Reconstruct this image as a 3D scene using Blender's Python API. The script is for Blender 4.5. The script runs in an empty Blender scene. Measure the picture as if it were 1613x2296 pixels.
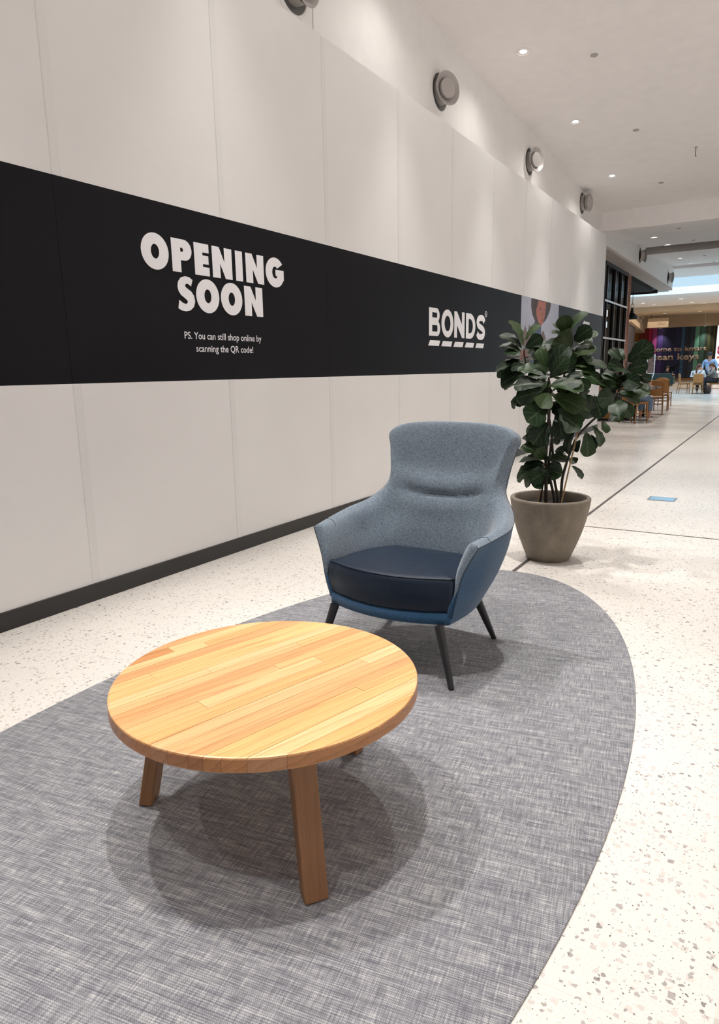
import bpy, bmesh, math, random
from mathutils import Vector, Matrix
random.seed(7)
S = bpy.context.scene
COL = S.collection
PI = math.pi

# ------------------------------------------------------------------ camera
cam = bpy.data.cameras.new('camera')
cam_o = bpy.data.objects.new('camera', cam)
COL.objects.link(cam_o)
PITCH, ROLL, YAW, FPX = 0.203569073, -0.017443802, 0.554696583, 1526.61
fw = Vector((-math.sin(YAW)*math.cos(PITCH), math.cos(YAW)*math.cos(PITCH), -math.sin(PITCH)))
rt = Vector((math.cos(YAW), math.sin(YAW), 0))
up = rt.cross(fw)
rt2 = rt*math.cos(ROLL) + up*math.sin(ROLL)
up2 = up*math.cos(ROLL) - rt*math.sin(ROLL)
cam_o.matrix_world = Matrix(((rt2.x, up2.x, -fw.x, 0), (rt2.y, up2.y, -fw.y, 0), (rt2.z, up2.z, -fw.z, 1.25), (0, 0, 0, 1)))
cam.sensor_fit = 'VERTICAL'
cam.sensor_height = 36
cam.lens = FPX/2296*36
cam.clip_start = 0.05
cam.clip_end = 300
S.camera = cam_o

# ------------------------------------------------------------------ world, large lights, exposure
W = bpy.data.worlds.new('world')
S.world = W
W.use_nodes = True
wn = W.node_tree
wn.nodes['Background'].inputs['Strength'].default_value = 1.0
_tc = wn.nodes.new('ShaderNodeTexCoord')
_sx = wn.nodes.new('ShaderNodeSeparateXYZ')
_rp = wn.nodes.new('ShaderNodeValToRGB')
wn.links.new(_tc.outputs['Generated'], _sx.inputs[0])
wn.links.new(_sx.outputs['Z'], _rp.inputs[0])
wn.links.new(_rp.outputs[0], wn.nodes['Background'].inputs['Color'])
_rp.color_ramp.elements[0].color = (0.80, 0.92, 1.0, 1)
_rp.color_ramp.elements[1].position = 0.22
_rp.color_ramp.elements[1].color = (0.34, 0.68, 0.95, 1)


def area(name, loc, size, sizey, energy, color, rot=(0, 0, 0), spread=PI):
    L = bpy.data.lights.new(name, 'AREA')
    L.shape = 'RECTANGLE'
    L.size = size
    L.size_y = sizey
    L.energy = energy
    L.color = color
    L.spread = spread
    o = bpy.data.objects.new(name, L)
    o.location = loc
    o.rotation_euler = rot
    COL.objects.link(o)
    return o


area('side_fill_lamp', (4.5, 4.0, 2.4), 3.6, 18.0, 160, (1.0, 0.95, 0.93), (0, PI/2, 0))  # unseen fill panel added to brighten the hoarding and ceiling evenly
area('skylight_lamp_far', (-2.5, 33.0, 8.0), 9.0, 9.0, 900, (0.80, 0.92, 1.0))
area('food_hall_lamp', (-5.0, 52.0, 4.6), 12.0, 16.0, 700, (1.0, 0.84, 0.66))
SPOT_W = 430
FAR_SPOT_W = 380

vs = S.view_settings
S.display_settings.display_device = 'sRGB'
vs.view_transform = 'Standard'
vs.look = 'None'
vs.gamma = 1
vs.use_curve_mapping = False
vs.exposure = -0.04
S.cycles.max_bounces = 8
S.cycles.diffuse_bounces = 5
S.cycles.sample_clamp_indirect = 6

# ------------------------------------------------------------------ helpers


class MB:
    """collects shapes and links them as ONE mesh object"""

    def __init__(s):
        s.v = []
        s.f = []

    def add(s, vs_, fs):
        n = len(s.v)
        s.v += [tuple(p) for p in vs_]
        s.f += [tuple(i+n for i in f) for f in fs]
        return s

    def box(s, x0, y0, z0, x1, y1, z1, M=None):
        p = [Vector((x, y, z)) for z in (z0, z1) for y in (y0, y1) for x in (x0, x1)]
        if M:
            p = [M @ q for q in p]
        return s.add(p, [(0, 2, 3, 1), (4, 5, 7, 6), (0, 1, 5, 4), (2, 6, 7, 3), (0, 4, 6, 2), (1, 3, 7, 5)])

    def prism(s, pts, a, b, f=None):
        """polygon pts extruded from level a to b; f maps (u,v,w) to a point"""
        f = f or (lambda u, v, w: (u, v, w))
        n = len(pts)
        v = [f(p[0], p[1], a) for p in pts] + [f(p[0], p[1], b) for p in pts]
        fs = [tuple(range(n-1, -1, -1)), tuple(range(n, 2*n))]
        fs += [(i, (i+1) % n, n+(i+1) % n, n+i) for i in range(n)]
        return s.add(v, fs)

    def lathe(s, prof, n=32, c=(0, 0, 0), ax='z', closed=False):
        v = []
        for r, h in prof:
            for i in range(n):
                a = 2*PI*i/n
                p = (r*math.cos(a), r*math.sin(a), h)
                if ax == 'x':
                    p = (p[2], p[0], p[1])
                v.append((c[0]+p[0], c[1]+p[1], c[2]+p[2]))
        m = len(prof)
        fs = []
        for j in range(m-1 if not closed else m):
            k = (j+1) % m
            for i in range(n):
                fs.append((j*n+i, j*n+(i+1) % n, k*n+(i+1) % n, k*n+i))
        if not closed:
            fs.append(tuple(range(n-1, -1, -1)))
            fs.append(tuple(range((m-1)*n, m*n)))
        return s.add(v, fs)

    def tube(s, path, r, n=8):
        P = [Vector(p) for p in path]
        R = r if isinstance(r, (list, tuple)) else [r]*len(P)
        v = []
        up_ = None
        for i, p in enumerate(P):
            t = (P[min(i+1, len(P)-1)]-P[max(i-1, 0)]).normalized()
            if up_ is None:
                up_ = Vector((1, 0, 0)) if abs(t.x) < .8 else Vector((0, 1, 0))
            a = (up_ - t*up_.dot(t)).normalized()
            up_ = a
            b = t.cross(a)
            for k in range(n):
                an = 2*PI*k/n
                v.append(p + (a*math.cos(an)+b*math.sin(an))*R[i])
        m = len(P)
        fs = [(j*n+k, j*n+(k+1) % n, (j+1)*n+(k+1) % n, (j+1)*n+k) for j in range(m-1) for k in range(n)]
        fs += [tuple(range(n-1, -1, -1)), tuple(range((m-1)*n, m*n))]
        return s.add(v, fs)

    def grid(s, rows, wrap=False):
        n = len(rows[0])
        v = [p for r in rows for p in r]
        fs = []
        for j in range(len(rows)-1):
            for i in range(n if wrap else n-1):
                k = (i+1) % n
                fs.append((j*n+i, j*n+k, (j+1)*n+k, (j+1)*n+i))
        return s.add(v, fs)

    def build(s, name, m, parent=None, smooth=False, bevel=0, seg=2, sub=0, fix=True, angle=None):
        me = bpy.data.meshes.new(name)
        me.from_pydata(s.v, [], s.f)
        if bevel or fix:
            bm = bmesh.new()
            bm.from_mesh(me)
            if fix:
                bmesh.ops.recalc_face_normals(bm, faces=bm.faces)
            if bevel:
                es = [e for e in bm.edges if len(e.link_faces) == 2 and e.calc_face_angle(0) > .6]
                bmesh.ops.bevel(bm, geom=es, offset=bevel, segments=seg, affect='EDGES', profile=.5)
            bm.to_mesh(me)
            bm.free()
        if smooth:
            me.shade_smooth()
            if angle:
                me.set_sharp_from_angle(angle=angle)
        me.materials.append(m)
        o = bpy.data.objects.new(name, me)
        COL.objects.link(o)
        if parent:
            o.parent = parent
        if sub:
            md = o.modifiers.new('sub', 'SUBSURF')
            md.levels = sub
            md.render_levels = sub
        return o


def tag(o, label=None, cat=None, group=None, kind=None):
    if label:
        o['label'] = label
    if cat:
        o['category'] = cat
    if group:
        o['group'] = group
    if kind:
        o['kind'] = kind
    return o


def thing(name, label, cat, loc=(0, 0, 0), rz=0, group=None):
    o = bpy.data.objects.new(name, None)
    o.empty_display_size = .1
    COL.objects.link(o)
    o.location = loc
    o.rotation_euler = (0, 0, rz)
    return tag(o, label, cat, group)


def struct(mb, name, m, label=None, parent=None, **k):
    o = mb.build(name, m, parent, **k)
    if not parent:
        o['kind'] = 'structure'
    if label:
        o['label'] = label
    return o


def dup(root, loc, rz, label, group=None):
    def cp(o, par):
        c = o.copy()
        COL.objects.link(c)
        if par:
            c.parent = par
            c.matrix_parent_inverse = o.matrix_parent_inverse.copy()
        for ch in kids.get(o.name, []):
            cp(ch, c)
        return c
    kids = {}
    for o in bpy.data.objects:
        if o.parent:
            kids.setdefault(o.parent.name, []).append(o)
    r = cp(root, None)
    r.location = loc
    r.rotation_euler = (0, 0, rz)
    r['label'] = label
    if group:
        r['group'] = group
    return r


# ------------------------------------------------------------------ materials
def nodes(name):
    m = bpy.data.materials.new(name)
    m.use_nodes = True
    nt = m.node_tree
    return m, nt, nt.nodes['Principled BSDF']


def N(nt, typ, ins=None, **kw):
    n = nt.nodes.new(typ)
    for k, v in kw.items():
        setattr(n, k, v)
    for k, v in (ins or {}).items():
        if hasattr(v, 'is_output'):
            nt.links.new(v, n.inputs[k])
        else:
            n.inputs[k].default_value = v
    return n


def ramp(nt, fac, stops, interp='LINEAR'):
    n = nt.nodes.new('ShaderNodeValToRGB')
    n.color_ramp.interpolation = interp
    e = n.color_ramp.elements
    while len(e) < len(stops):
        e.new(.5)
    for i, (p, c) in enumerate(stops):
        e[i].position = p
        e[i].color = c if len(c) == 4 else (*c, 1)
    nt.links.new(fac, n.inputs[0])
    return n


def mix(nt, fac, a, b, blend='MIX'):
    n = nt.nodes.new('ShaderNodeMix')
    n.data_type = 'RGBA'
    n.blend_type = blend
    for sock, v in ((0, fac), (6, a), (7, b)):
        if hasattr(v, 'is_output'):
            nt.links.new(v, n.inputs[sock])
        else:
            n.inputs[sock].default_value = v if sock == 0 or len(v) == 4 else (*v, 1)
    return n.outputs[2]


def plain(name, c, rough=.5, metal=0, spec=.5, vary=.06, scale=6, bump=0, emit=0):
    m, nt, b = nodes(name)
    tc = N(nt, 'ShaderNodeTexCoord')
    no = N(nt, 'ShaderNodeTexNoise', {'Vector': tc.outputs['Object'], 'Scale': scale, 'Detail': 4})
    lo = tuple(x*(1-vary) for x in c)
    hi = tuple(min(1, x*(1+vary)) for x in c)
    r = ramp(nt, no.outputs[0], [(.3, lo), (.7, hi)])
    nt.links.new(r.outputs[0], b.inputs['Base Color'])
    b.inputs['Roughness'].default_value = rough
    b.inputs['Metallic'].default_value = metal
    b.inputs['Specular IOR Level'].default_value = spec
    if bump:
        bp = N(nt, 'ShaderNodeBump', {'Strength': bump, 'Distance': .003, 'Height': no.outputs[0]})
        nt.links.new(bp.outputs[0], b.inputs['Normal'])
    if emit:
        b.inputs['Emission Color'].default_value = (*c, 1)
        b.inputs['Emission Strength'].default_value = emit
    return m


def terrazzo():
    m, nt, b = nodes('terrazzo')
    tc = N(nt, 'ShaderNodeTexCoord')
    ob = tc.outputs['Object']
    no = N(nt, 'ShaderNodeTexNoise', {'Vector': ob, 'Scale': 90., 'Detail': 1})
    dv = N(nt, 'ShaderNodeVectorMath', {0: no.outputs['Color'], 1: (.5, .5, .5)}, operation='SUBTRACT')
    dv2 = N(nt, 'ShaderNodeVectorMath', {0: dv.outputs[0], 'Scale': .012}, operation='SCALE')
    co = N(nt, 'ShaderNodeVectorMath', {0: ob, 1: dv2.outputs[0]}, operation='ADD').outputs[0]
    big = N(nt, 'ShaderNodeTexNoise', {'Vector': ob, 'Scale': 1.2, 'Detail': 3})
    base = ramp(nt, big.outputs[0], [(.3, (.605, .573, .535)), (.7, (.66, .627, .588))]).outputs[0]
    fine = N(nt, 'ShaderNodeTexNoise', {'Vector': ob, 'Scale': 160., 'Detail': 2})
    base = mix(nt, .14, base, ramp(nt, fine.outputs[0], [(.35, (.55, .50, .45)), (.6, (1, .97, .9))]).outputs[0], 'MIX')
    # (scale, radius, share of cells, colours)
    for sc, rad, share, ca, cb in ((52., .34, .26, (.62, .575, .53), (.48, .44, .41)), (70., .34, .12, (.29, .265, .25), (.40, .37, .345)),
                                   (36., .24, .07, (.23, .21, .21), (.45, .41, .385)), (190., .30, .07, (.12, .10, .095), (.24, .21, .2))):
        vo = N(nt, 'ShaderNodeTexVoronoi', {'Vector': co, 'Scale': sc}, distance='CHEBYCHEV' if sc < 60 else 'EUCLIDEAN', voronoi_dimensions='2D')
        sx = N(nt, 'ShaderNodeSeparateColor', {0: vo.outputs['Color']})
        pick = N(nt, 'ShaderNodeMath', {0: sx.outputs[0], 1: share}, operation='LESS_THAN')
        rr = N(nt, 'ShaderNodeMath', {0: sx.outputs[1], 1: rad}, operation='MULTIPLY')
        rr = N(nt, 'ShaderNodeMath', {0: rr.outputs[0], 1: rad*.25}, operation='ADD')
        ins = N(nt, 'ShaderNodeMath', {0: vo.outputs['Distance'], 1: rr.outputs[0]}, operation='LESS_THAN')
        f = N(nt, 'ShaderNodeMath', {0: pick.outputs[0], 1: ins.outputs[0]}, operation='MULTIPLY')
        cc = mix(nt, sx.outputs[2], ca, cb)
        base = mix(nt, f.outputs[0], base, cc)
    # hairline joints between the cast bays
    br = N(nt, 'ShaderNodeTexBrick', {'Vector': ob, 'Scale': 1.0, 'Mortar Size': .0011, 'Brick Width': 1.2, 'Row Height': .6, 'Color1': (0, 0, 0, 1), 'Color2': (0, 0, 0, 1), 'Mortar': (1, 1, 1, 1)}, offset=0)
    base = mix(nt, N(nt, 'ShaderNodeMath', {0: br.outputs['Color'], 1: .45}, operation='MULTIPLY').outputs[0], base, (.5, .44, .38))
    nt.links.new(base, b.inputs['Base Color'])
    r = ramp(nt, big.outputs[0], [(.3, (.17, .17, .17)), (.7, (.24, .24, .24))])
    nt.links.new(r.outputs[0], b.inputs['Roughness'])
    b.inputs['Specular IOR Level'].default_value = .45
    return m


def rug_mat():
    m, nt, b = nodes('woven_vinyl')
    tc = N(nt, 'ShaderNodeTexCoord')
    mp = N(nt, 'ShaderNodeMapping', {'Vector': tc.outputs['Object'], 'Rotation': (0, 0, -math.radians(10))})
    P = mp.outputs[0]

    def streak(sx, sy, seed):
        q = N(nt, 'ShaderNodeMapping', {'Vector': P, 'Scale': (sx, sy, 1), 'Location': (seed, seed*.7, 0)})
        return N(nt, 'ShaderNodeTexNoise', {'Vector': q.outputs[0], 'Scale': 1., 'Detail': 2, 'Roughness': .6}).outputs[0]
    weft = streak(14, 230, 0)
    warp = streak(260, 14, 3)
    w2 = streak(6, 70, 9)
    sep = N(nt, 'ShaderNodeSeparateXYZ', {0: P})
    X = N(nt, 'ShaderNodeMath', {0: sep.outputs[0], 1: 2*PI/.0052}, operation='MULTIPLY').outputs[0]
    Y = N(nt, 'ShaderNodeMath', {0: sep.outputs[1], 1: 2*PI/.0058}, operation='MULTIPLY').outputs[0]
    sxn = N(nt, 'ShaderNodeMath', {0: X}, operation='SINE').outputs[0]
    syn = N(nt, 'ShaderNodeMath', {0: Y}, operation='SINE').outputs[0]
    chk = N(nt, 'ShaderNodeMath', {0: sxn, 1: syn}, operation='MULTIPLY').outputs[0]
    row = N(nt, 'ShaderNodeMath', {0: syn, 1: .10}, operation='MULTIPLY').outputs[0]
    c1 = N(nt, 'ShaderNodeMath', {0: chk, 1: .13, 2: row}, operation='MULTIPLY_ADD').outputs[0]
    a = N(nt, 'ShaderNodeMath', {0: weft, 1: warp}, operation='ADD').outputs[0]
    a = N(nt, 'ShaderNodeMath', {0: w2, 1: .7, 2: a}, operation='MULTIPLY_ADD').outputs[0]
    a = N(nt, 'ShaderNodeMath', {0: a, 1: .9, 2: -.72}, operation='MULTIPLY_ADD').outputs[0]
    a = N(nt, 'ShaderNodeMath', {0: a, 1: c1}, operation='ADD').outputs[0]
    col = ramp(nt, a, [(.22, (.098, .100, .120)), (.48, (.190, .192, .210)), (.62, (.265, .266, .278)), (.85, (.45, .45, .445))])
    nt.links.new(col.outputs[0], b.inputs['Base Color'])
    b.inputs['Roughness'].default_value = .62
    b.inputs['Specular IOR Level'].default_value = .3
    bp = N(nt, 'ShaderNodeBump', {'Strength': .35, 'Distance': .0015, 'Height': chk})
    nt.links.new(bp.outputs[0], b.inputs['Normal'])
    return m


def wood(name, cs, ring=1.0, rough=.4, streak=1.0, spec=.4, endgrain_shade=False):
    """grain runs along local x; every object gets its own tint and its own patch of grain"""
    m, nt, b = nodes(name)
    tc = N(nt, 'ShaderNodeTexCoord')
    oi = N(nt, 'ShaderNodeObjectInfo')
    off = N(nt, 'ShaderNodeMath', {0: oi.outputs['Random'], 1: 37.}, operation='MULTIPLY')
    cv = N(nt, 'ShaderNodeCombineXYZ', {0: off.outputs[0], 1: off.outputs[0], 2: off.outputs[0]})
    ad = N(nt, 'ShaderNodeVectorMath', {0: tc.outputs['Object'], 1: cv.outputs[0]}, operation='ADD')
    mp = N(nt, 'ShaderNodeMapping', {'Vector': ad.outputs[0], 'Scale': (.9, 16*ring, 16*ring)})
    warp = N(nt, 'ShaderNodeTexNoise', {'Vector': mp.outputs[0], 'Scale': 1., 'Detail': 2})
    wv = N(nt, 'ShaderNodeTexWave', {'Vector': mp.outputs[0], 'Scale': 1.2, 'Distortion': 5., 'Detail': 2, 'Detail Scale': 1.2}, bands_direction='DIAGONAL', wave_profile='SAW')
    mp2 = N(nt, 'ShaderNodeMapping', {'Vector': ad.outputs[0], 'Scale': (9, 420, 420)})
    fib = N(nt, 'ShaderNodeTexNoise', {'Vector': mp2.outputs[0], 'Scale': 1., 'Detail': 3})
    base = ramp(nt, oi.outputs['Random'], [(i/(len(cs)-1), c) for i, c in enumerate(cs)]).outputs[0]
    g = ramp(nt, wv.outputs[0], [(0, (1.08, 1.08, 1.08)), (.75, (.96, .94, .90)), (1, (.74, .66, .58))]).outputs[0]
    base = mix(nt, .75*streak, base, g, 'MULTIPLY')
    f = ramp(nt, fib.outputs[0], [(.3, (.80, .76, .70)), (.55, (1.03, 1.03, 1.03))]).outputs[0]
    base = mix(nt, .7, base, f, 'MULTIPLY')
    w = ramp(nt, warp.outputs[0], [(.3, (.88, .85, .8)), (.7, (1.08, 1.06, 1.02))]).outputs[0]
    base = mix(nt, .6, base, w, 'MULTIPLY')
    if endgrain_shade:
        # upright faces darkened: painted shade on the sides, over the darker end grain
        sn = N(nt, 'ShaderNodeSeparateXYZ', {0: tc.outputs['Normal']})
        az = N(nt, 'ShaderNodeMath', {0: sn.outputs[2]}, operation='ABSOLUTE')
        e = ramp(nt, az.outputs[0], [(.3, (.46, .40, .40)), (.8, (1, 1, 1))])
        base = mix(nt, 1., base, e.outputs[0], 'MULTIPLY')
    nt.links.new(base, b.inputs['Base Color'])
    b.inputs['Roughness'].default_value = rough
    b.inputs['Specular IOR Level'].default_value = spec
    return m


def fabric(name, dark, light, sc=260., bump=.5, stops=(.36, .64)):
    m, nt, b = nodes(name)
    tc = N(nt, 'ShaderNodeTexCoord')
    ob = tc.outputs['Object']
    mv = N(nt, 'ShaderNodeMapping', {'Vector': ob, 'Scale': (sc*1.6, sc*1.6, sc*.35)})
    mh = N(nt, 'ShaderNodeMapping', {'Vector': ob, 'Scale': (sc*.35, sc*.35, sc*1.6)})
    n1 = N(nt, 'ShaderNodeTexNoise', {'Vector': mv.outputs[0], 'Scale': 1., 'Detail': 2}).outputs[0]
    n2 = N(nt, 'ShaderNodeTexNoise', {'Vector': mh.outputs[0], 'Scale': 1., 'Detail': 2}).outputs[0]
    n3 = N(nt, 'ShaderNodeTexNoise', {'Vector': ob, 'Scale': sc*.5, 'Detail': 2}).outputs[0]
    a = N(nt, 'ShaderNodeMath', {0: n1, 1: n2}, operation='ADD').outputs[0]
    a = N(nt, 'ShaderNodeMath', {0: n3, 1: .5, 2: a}, operation='MULTIPLY_ADD').outputs[0]
    a = N(nt, 'ShaderNodeMath', {0: a, 1: .4}, operation='MULTIPLY').outputs[0]
    c = ramp(nt, a, [(stops[0], dark), (stops[1], light)])
    nt.links.new(c.outputs[0], b.inputs['Base Color'])
    b.inputs['Roughness'].default_value = .85
    b.inputs['Specular IOR Level'].default_value = .2
    b.inputs['Sheen Weight'].default_value = .25
    bp = N(nt, 'ShaderNodeBump', {'Strength': bump, 'Distance': .001, 'Height': a})
    nt.links.new(bp.outputs[0], b.inputs['Normal'])
    return m


def hoarding_mat():
    m, nt, b = nodes('printed_hoarding_vinyl')
    tc = N(nt, 'ShaderNodeTexCoord')
    sep = N(nt, 'ShaderNodeSeparateXYZ', {0: tc.outputs['Object']})
    lo = N(nt, 'ShaderNodeMath', {0: sep.outputs[2], 1: BAND0}, operation='GREATER_THAN')
    hi = N(nt, 'ShaderNodeMath', {0: sep.outputs[2], 1: BAND1}, operation='LESS_THAN')
    f = N(nt, 'ShaderNodeMath', {0: lo.outputs[0], 1: hi.outputs[0]}, operation='MULTIPLY')
    no = N(nt, 'ShaderNodeTexNoise', {'Vector': tc.outputs['Object'], 'Scale': 1.5, 'Detail': 3})
    w = ramp(nt, no.outputs[0], [(.3, (.785, .775, .765)), (.7, (.815, .805, .795))]).outputs[0]
    c = mix(nt, f.outputs[0], w, (.0048, .0046, .0068))
    nt.links.new(c, b.inputs['Base Color'])
    b.inputs['Roughness'].default_value = .42
    b.inputs['Specular IOR Level'].default_value = .13
    f2 = N(nt, 'ShaderNodeTexNoise', {'Vector': tc.outputs['Object'], 'Scale': 220., 'Detail': 1})
    bp = N(nt, 'ShaderNodeBump', {'Strength': .08, 'Distance': .001, 'Height': f2.outputs[0]})
    nt.links.new(bp.outputs[0], b.inputs['Normal'])
    return m


def leaf_mat():
    m, nt, b = nodes('fig_leaf')
    uv = N(nt, 'ShaderNodeUVMap')
    oi = N(nt, 'ShaderNodeObjectInfo')
    sep = N(nt, 'ShaderNodeSeparateXYZ', {0: uv.outputs[0]})
    u = N(nt, 'ShaderNodeMath', {0: sep.outputs[0], 1: .5}, operation='SUBTRACT')
    au = N(nt, 'ShaderNodeMath', {0: u.outputs[0]}, operation='ABSOLUTE')
    mid = N(nt, 'ShaderNodeMath', {0: au.outputs[0], 1: .022}, operation='LESS_THAN')
    k = N(nt, 'ShaderNodeMath', {0: au.outputs[0], 1: -.75, 2: sep.outputs[1]}, operation='MULTIPLY_ADD')
    k = N(nt, 'ShaderNodeMath', {0: k.outputs[0], 1: 5.2}, operation='MULTIPLY')
    k = N(nt, 'ShaderNodeMath', {0: k.outputs[0]}, operation='FRACT')
    k = N(nt, 'ShaderNodeMath', {0: k.outputs[0], 1: .075}, operation='LESS_THAN')
    k = N(nt, 'ShaderNodeMath', {0: k.outputs[0], 1: .75}, operation='MULTIPLY')
    vein = N(nt, 'ShaderNodeMath', {0: mid.outputs[0], 1: k.outputs[0]}, operation='MAXIMUM')
    base = ramp(nt, oi.outputs['Random'], [(0, (.0035, .012, .0045)), (.5, (.0055, .019, .0045)), (.8, (.011, .030, .005)), (1, (.022, .038, .008))]).outputs[0]
    geo = N(nt, 'ShaderNodeNewGeometry')
    under = mix(nt, .4, base, (.07, .09, .045))
    base = mix(nt, geo.outputs['Backfacing'], base, under)
    tc = N(nt, 'ShaderNodeTexCoord')
    no = N(nt, 'ShaderNodeTexNoise', {'Vector': tc.outputs['Object'], 'Scale': 30., 'Detail': 3})
    base = mix(nt, .5, base, ramp(nt, no.outputs[0], [(.3, (.7, .7, .7)), (.7, (1.25, 1.25, 1.2))]).outputs[0], 'MULTIPLY')
    base = mix(nt, vein.outputs[0], base, (.055, .085, .040))
    nt.links.new(base, b.inputs['Base Color'])
    b.inputs['Roughness'].default_value = .42
    b.inputs['Specular IOR Level'].default_value = .26
    bp = N(nt, 'ShaderNodeBump', {'Strength': .35, 'Distance': .002, 'Height': vein.outputs[0]}, invert=True)
    nt.links.new(bp.outputs[0], b.inputs['Normal'])
    return m


def emitter(name, c, e):
    m, nt, b = nodes(name)
    b.inputs['Base Color'].default_value = (0, 0, 0, 1)
    b.inputs['Emission Color'].default_value = (*c, 1)
    b.inputs['Emission Strength'].default_value = e
    return m


BAND0, BAND1 = 1.211, 2.247
M = dict(
    floor=terrazzo(), rug=rug_mat(), hoard=hoarding_mat(), leaf=leaf_mat(),
    white=plain('white_plaster', (.84, .82, .80), .7, vary=.02),
    ceil=plain('ceiling_paint', (.88, .85, .84), .8, vary=.02),
    beige=plain('beige_paint', (.60, .47, .33), .8, vary=.03),
    soffit=plain('soffit_paint', (.55, .49, .45), .8, vary=.02),
    black=plain('black_paint', (.012, .012, .012), .5, vary=.1),
    skirt=plain('black_skirting', (.016, .015, .014), .42, vary=.15, scale=3),
    print_white=plain('white_print', (.90, .89, .92), .45, vary=.01),
    strip=plain('movement_joint', (.075, .062, .06), .45, vary=.1),
    top=wood('oak_tabletop', [(.74, .385, .165), (.84, .50, .26), (.56, .27, .11), (.86, .55, .305), (.77, .41, .165), (.82, .47, .225)], 1.0, .33, endgrain_shade=True),
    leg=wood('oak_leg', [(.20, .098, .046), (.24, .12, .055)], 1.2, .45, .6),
    inner=fabric('grey_blue_melange', (.042, .070, .108), (.200, .236, .272), 300.),
    outer=fabric('deep_blue_weave', (.006, .022, .055), (.030, .105, .205), 420., .8),
    leather=plain('navy_leather', (.006, .013, .027), .36, spec=.30, vary=.12, scale=60, bump=.12),
    thread=plain('grey_thread', (.10, .11, .13), .7),
    piping=plain('black_piping', (.008, .010, .014), .6),
    iron=plain('black_metal', (.020, .020, .022), .38, metal=.3, vary=.1),
    pot=None, soil=plain('potting_soil', (.010, .008, .007), .95, vary=.5, scale=60, bump=1),
    stem=plain('dark_bark', (.030, .022, .016), .8, vary=.4, scale=60, bump=.6),
    cane=plain('bamboo_cane', (.32, .20, .085), .55, vary=.2, scale=30),
    grey=plain('grey_metal', (.40, .375, .36), .45, metal=.15, vary=.03),
    duct=plain('dark_duct', (.10, .095, .09), .7),
    steel=plain('brushed_steel', (.55, .57, .60), .25, metal=.9, vary=.06),
    lampglow=emitter('lamp_glow', (1, .93, .84), 14),
    brick=None, mortar=plain('mortar', (.42, .27, .19), .9),
    chairwood=wood('chair_plywood', [(.36, .165, .05), (.42, .20, .065)], .8, .4, .6),
)


def pot_mat():
    m, nt, b = nodes('cast_concrete')
    tc = N(nt, 'ShaderNodeTexCoord')
    n1 = N(nt, 'ShaderNodeTexNoise', {'Vector': tc.outputs['Object'], 'Scale': 7., 'Detail': 6, 'Roughness': .65})
    mp = N(nt, 'ShaderNodeMapping', {'Vector': tc.outputs['Object'], 'Scale': (14, 14, 1.2)})
    n2 = N(nt, 'ShaderNodeTexNoise', {'Vector': mp.outputs[0], 'Scale': 1., 'Detail': 3})
    c = ramp(nt, n1.outputs[0], [(.3, (.135, .112, .085)), (.7, (.215, .182, .14))]).outputs[0]
    c = mix(nt, .6, c, ramp(nt, n2.outputs[0], [(.35, (.78, .78, .78)), (.62, (1, 1, 1)), (.75, (1.25, 1.25, 1.25))]).outputs[0], 'MULTIPLY')
    nt.links.new(c, b.inputs['Base Color'])
    b.inputs['Roughness'].default_value = .72
    n3 = N(nt, 'ShaderNodeTexNoise', {'Vector': tc.outputs['Object'], 'Scale': 120., 'Detail': 3})
    bp = N(nt, 'ShaderNodeBump', {'Strength': .25, 'Distance': .002, 'Height': n3.outputs[0]})
    nt.links.new(bp.outputs[0], b.inputs['Normal'])
    return m


def brick_mat():
    m, nt, b = nodes('red_brick')
    oi = N(nt, 'ShaderNodeObjectInfo')
    tc = N(nt, 'ShaderNodeTexCoord')
    c = ramp(nt, oi.outputs['Random'], [(0, (.30, .105, .055)), (1, (.40, .16, .09))]).outputs[0]
    no = N(nt, 'ShaderNodeTexNoise', {'Vector': tc.outputs['Object'], 'Scale': 25., 'Detail': 4})
    c = mix(nt, .5, c, ramp(nt, no.outputs[0], [(.3, (.75, .75, .75)), (.7, (1.15, 1.15, 1.15))]).outputs[0], 'MULTIPLY')
    nt.links.new(c, b.inputs['Base Color'])
    b.inputs['Roughness'].default_value = .9
    return m


def glass_mat():
    m, nt, b = nodes('shop_glass')
    tr = N(nt, 'ShaderNodeBsdfTransparent', {0: (.42, .43, .44, 1)})
    gl = N(nt, 'ShaderNodeBsdfGlossy', {0: (1, 1, 1, 1), 'Roughness': .02})
    mx = N(nt, 'ShaderNodeMixShader', {0: .07, 1: tr.outputs[0], 2: gl.outputs[0]})
    nt.links.new(mx.outputs[0], nt.nodes['Material Output'].inputs['Surface'])
    return m


M['pot'] = pot_mat()
M['brick'] = brick_mat()
M['glass'] = glass_mat()

# ------------------------------------------------------------------ setting
XW, XH = -3.45, -3.237          # plaster wall face, hoarding face
XR = 4.6                         # far side of the mall
struct(MB().box(-17, -6.2, -.12, XR+.2, 72, 0), 'floor', M['floor'], 'polished cream terrazzo floor with grey chips')


def slab(name, x0, x1, y0, z0, y1, z1, m, th=.12, x2=None, x3=None):
    """ceiling piece running from (y0,z0) to (y1,z1), thickness upward"""
    pts = [(y0, z0), (y1, z1), (y1, z1+th), (y0, z0+th)]
    return struct(MB().prism(pts, x0, x1, lambda u, v, w: (w, u, v)), name, m)


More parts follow.
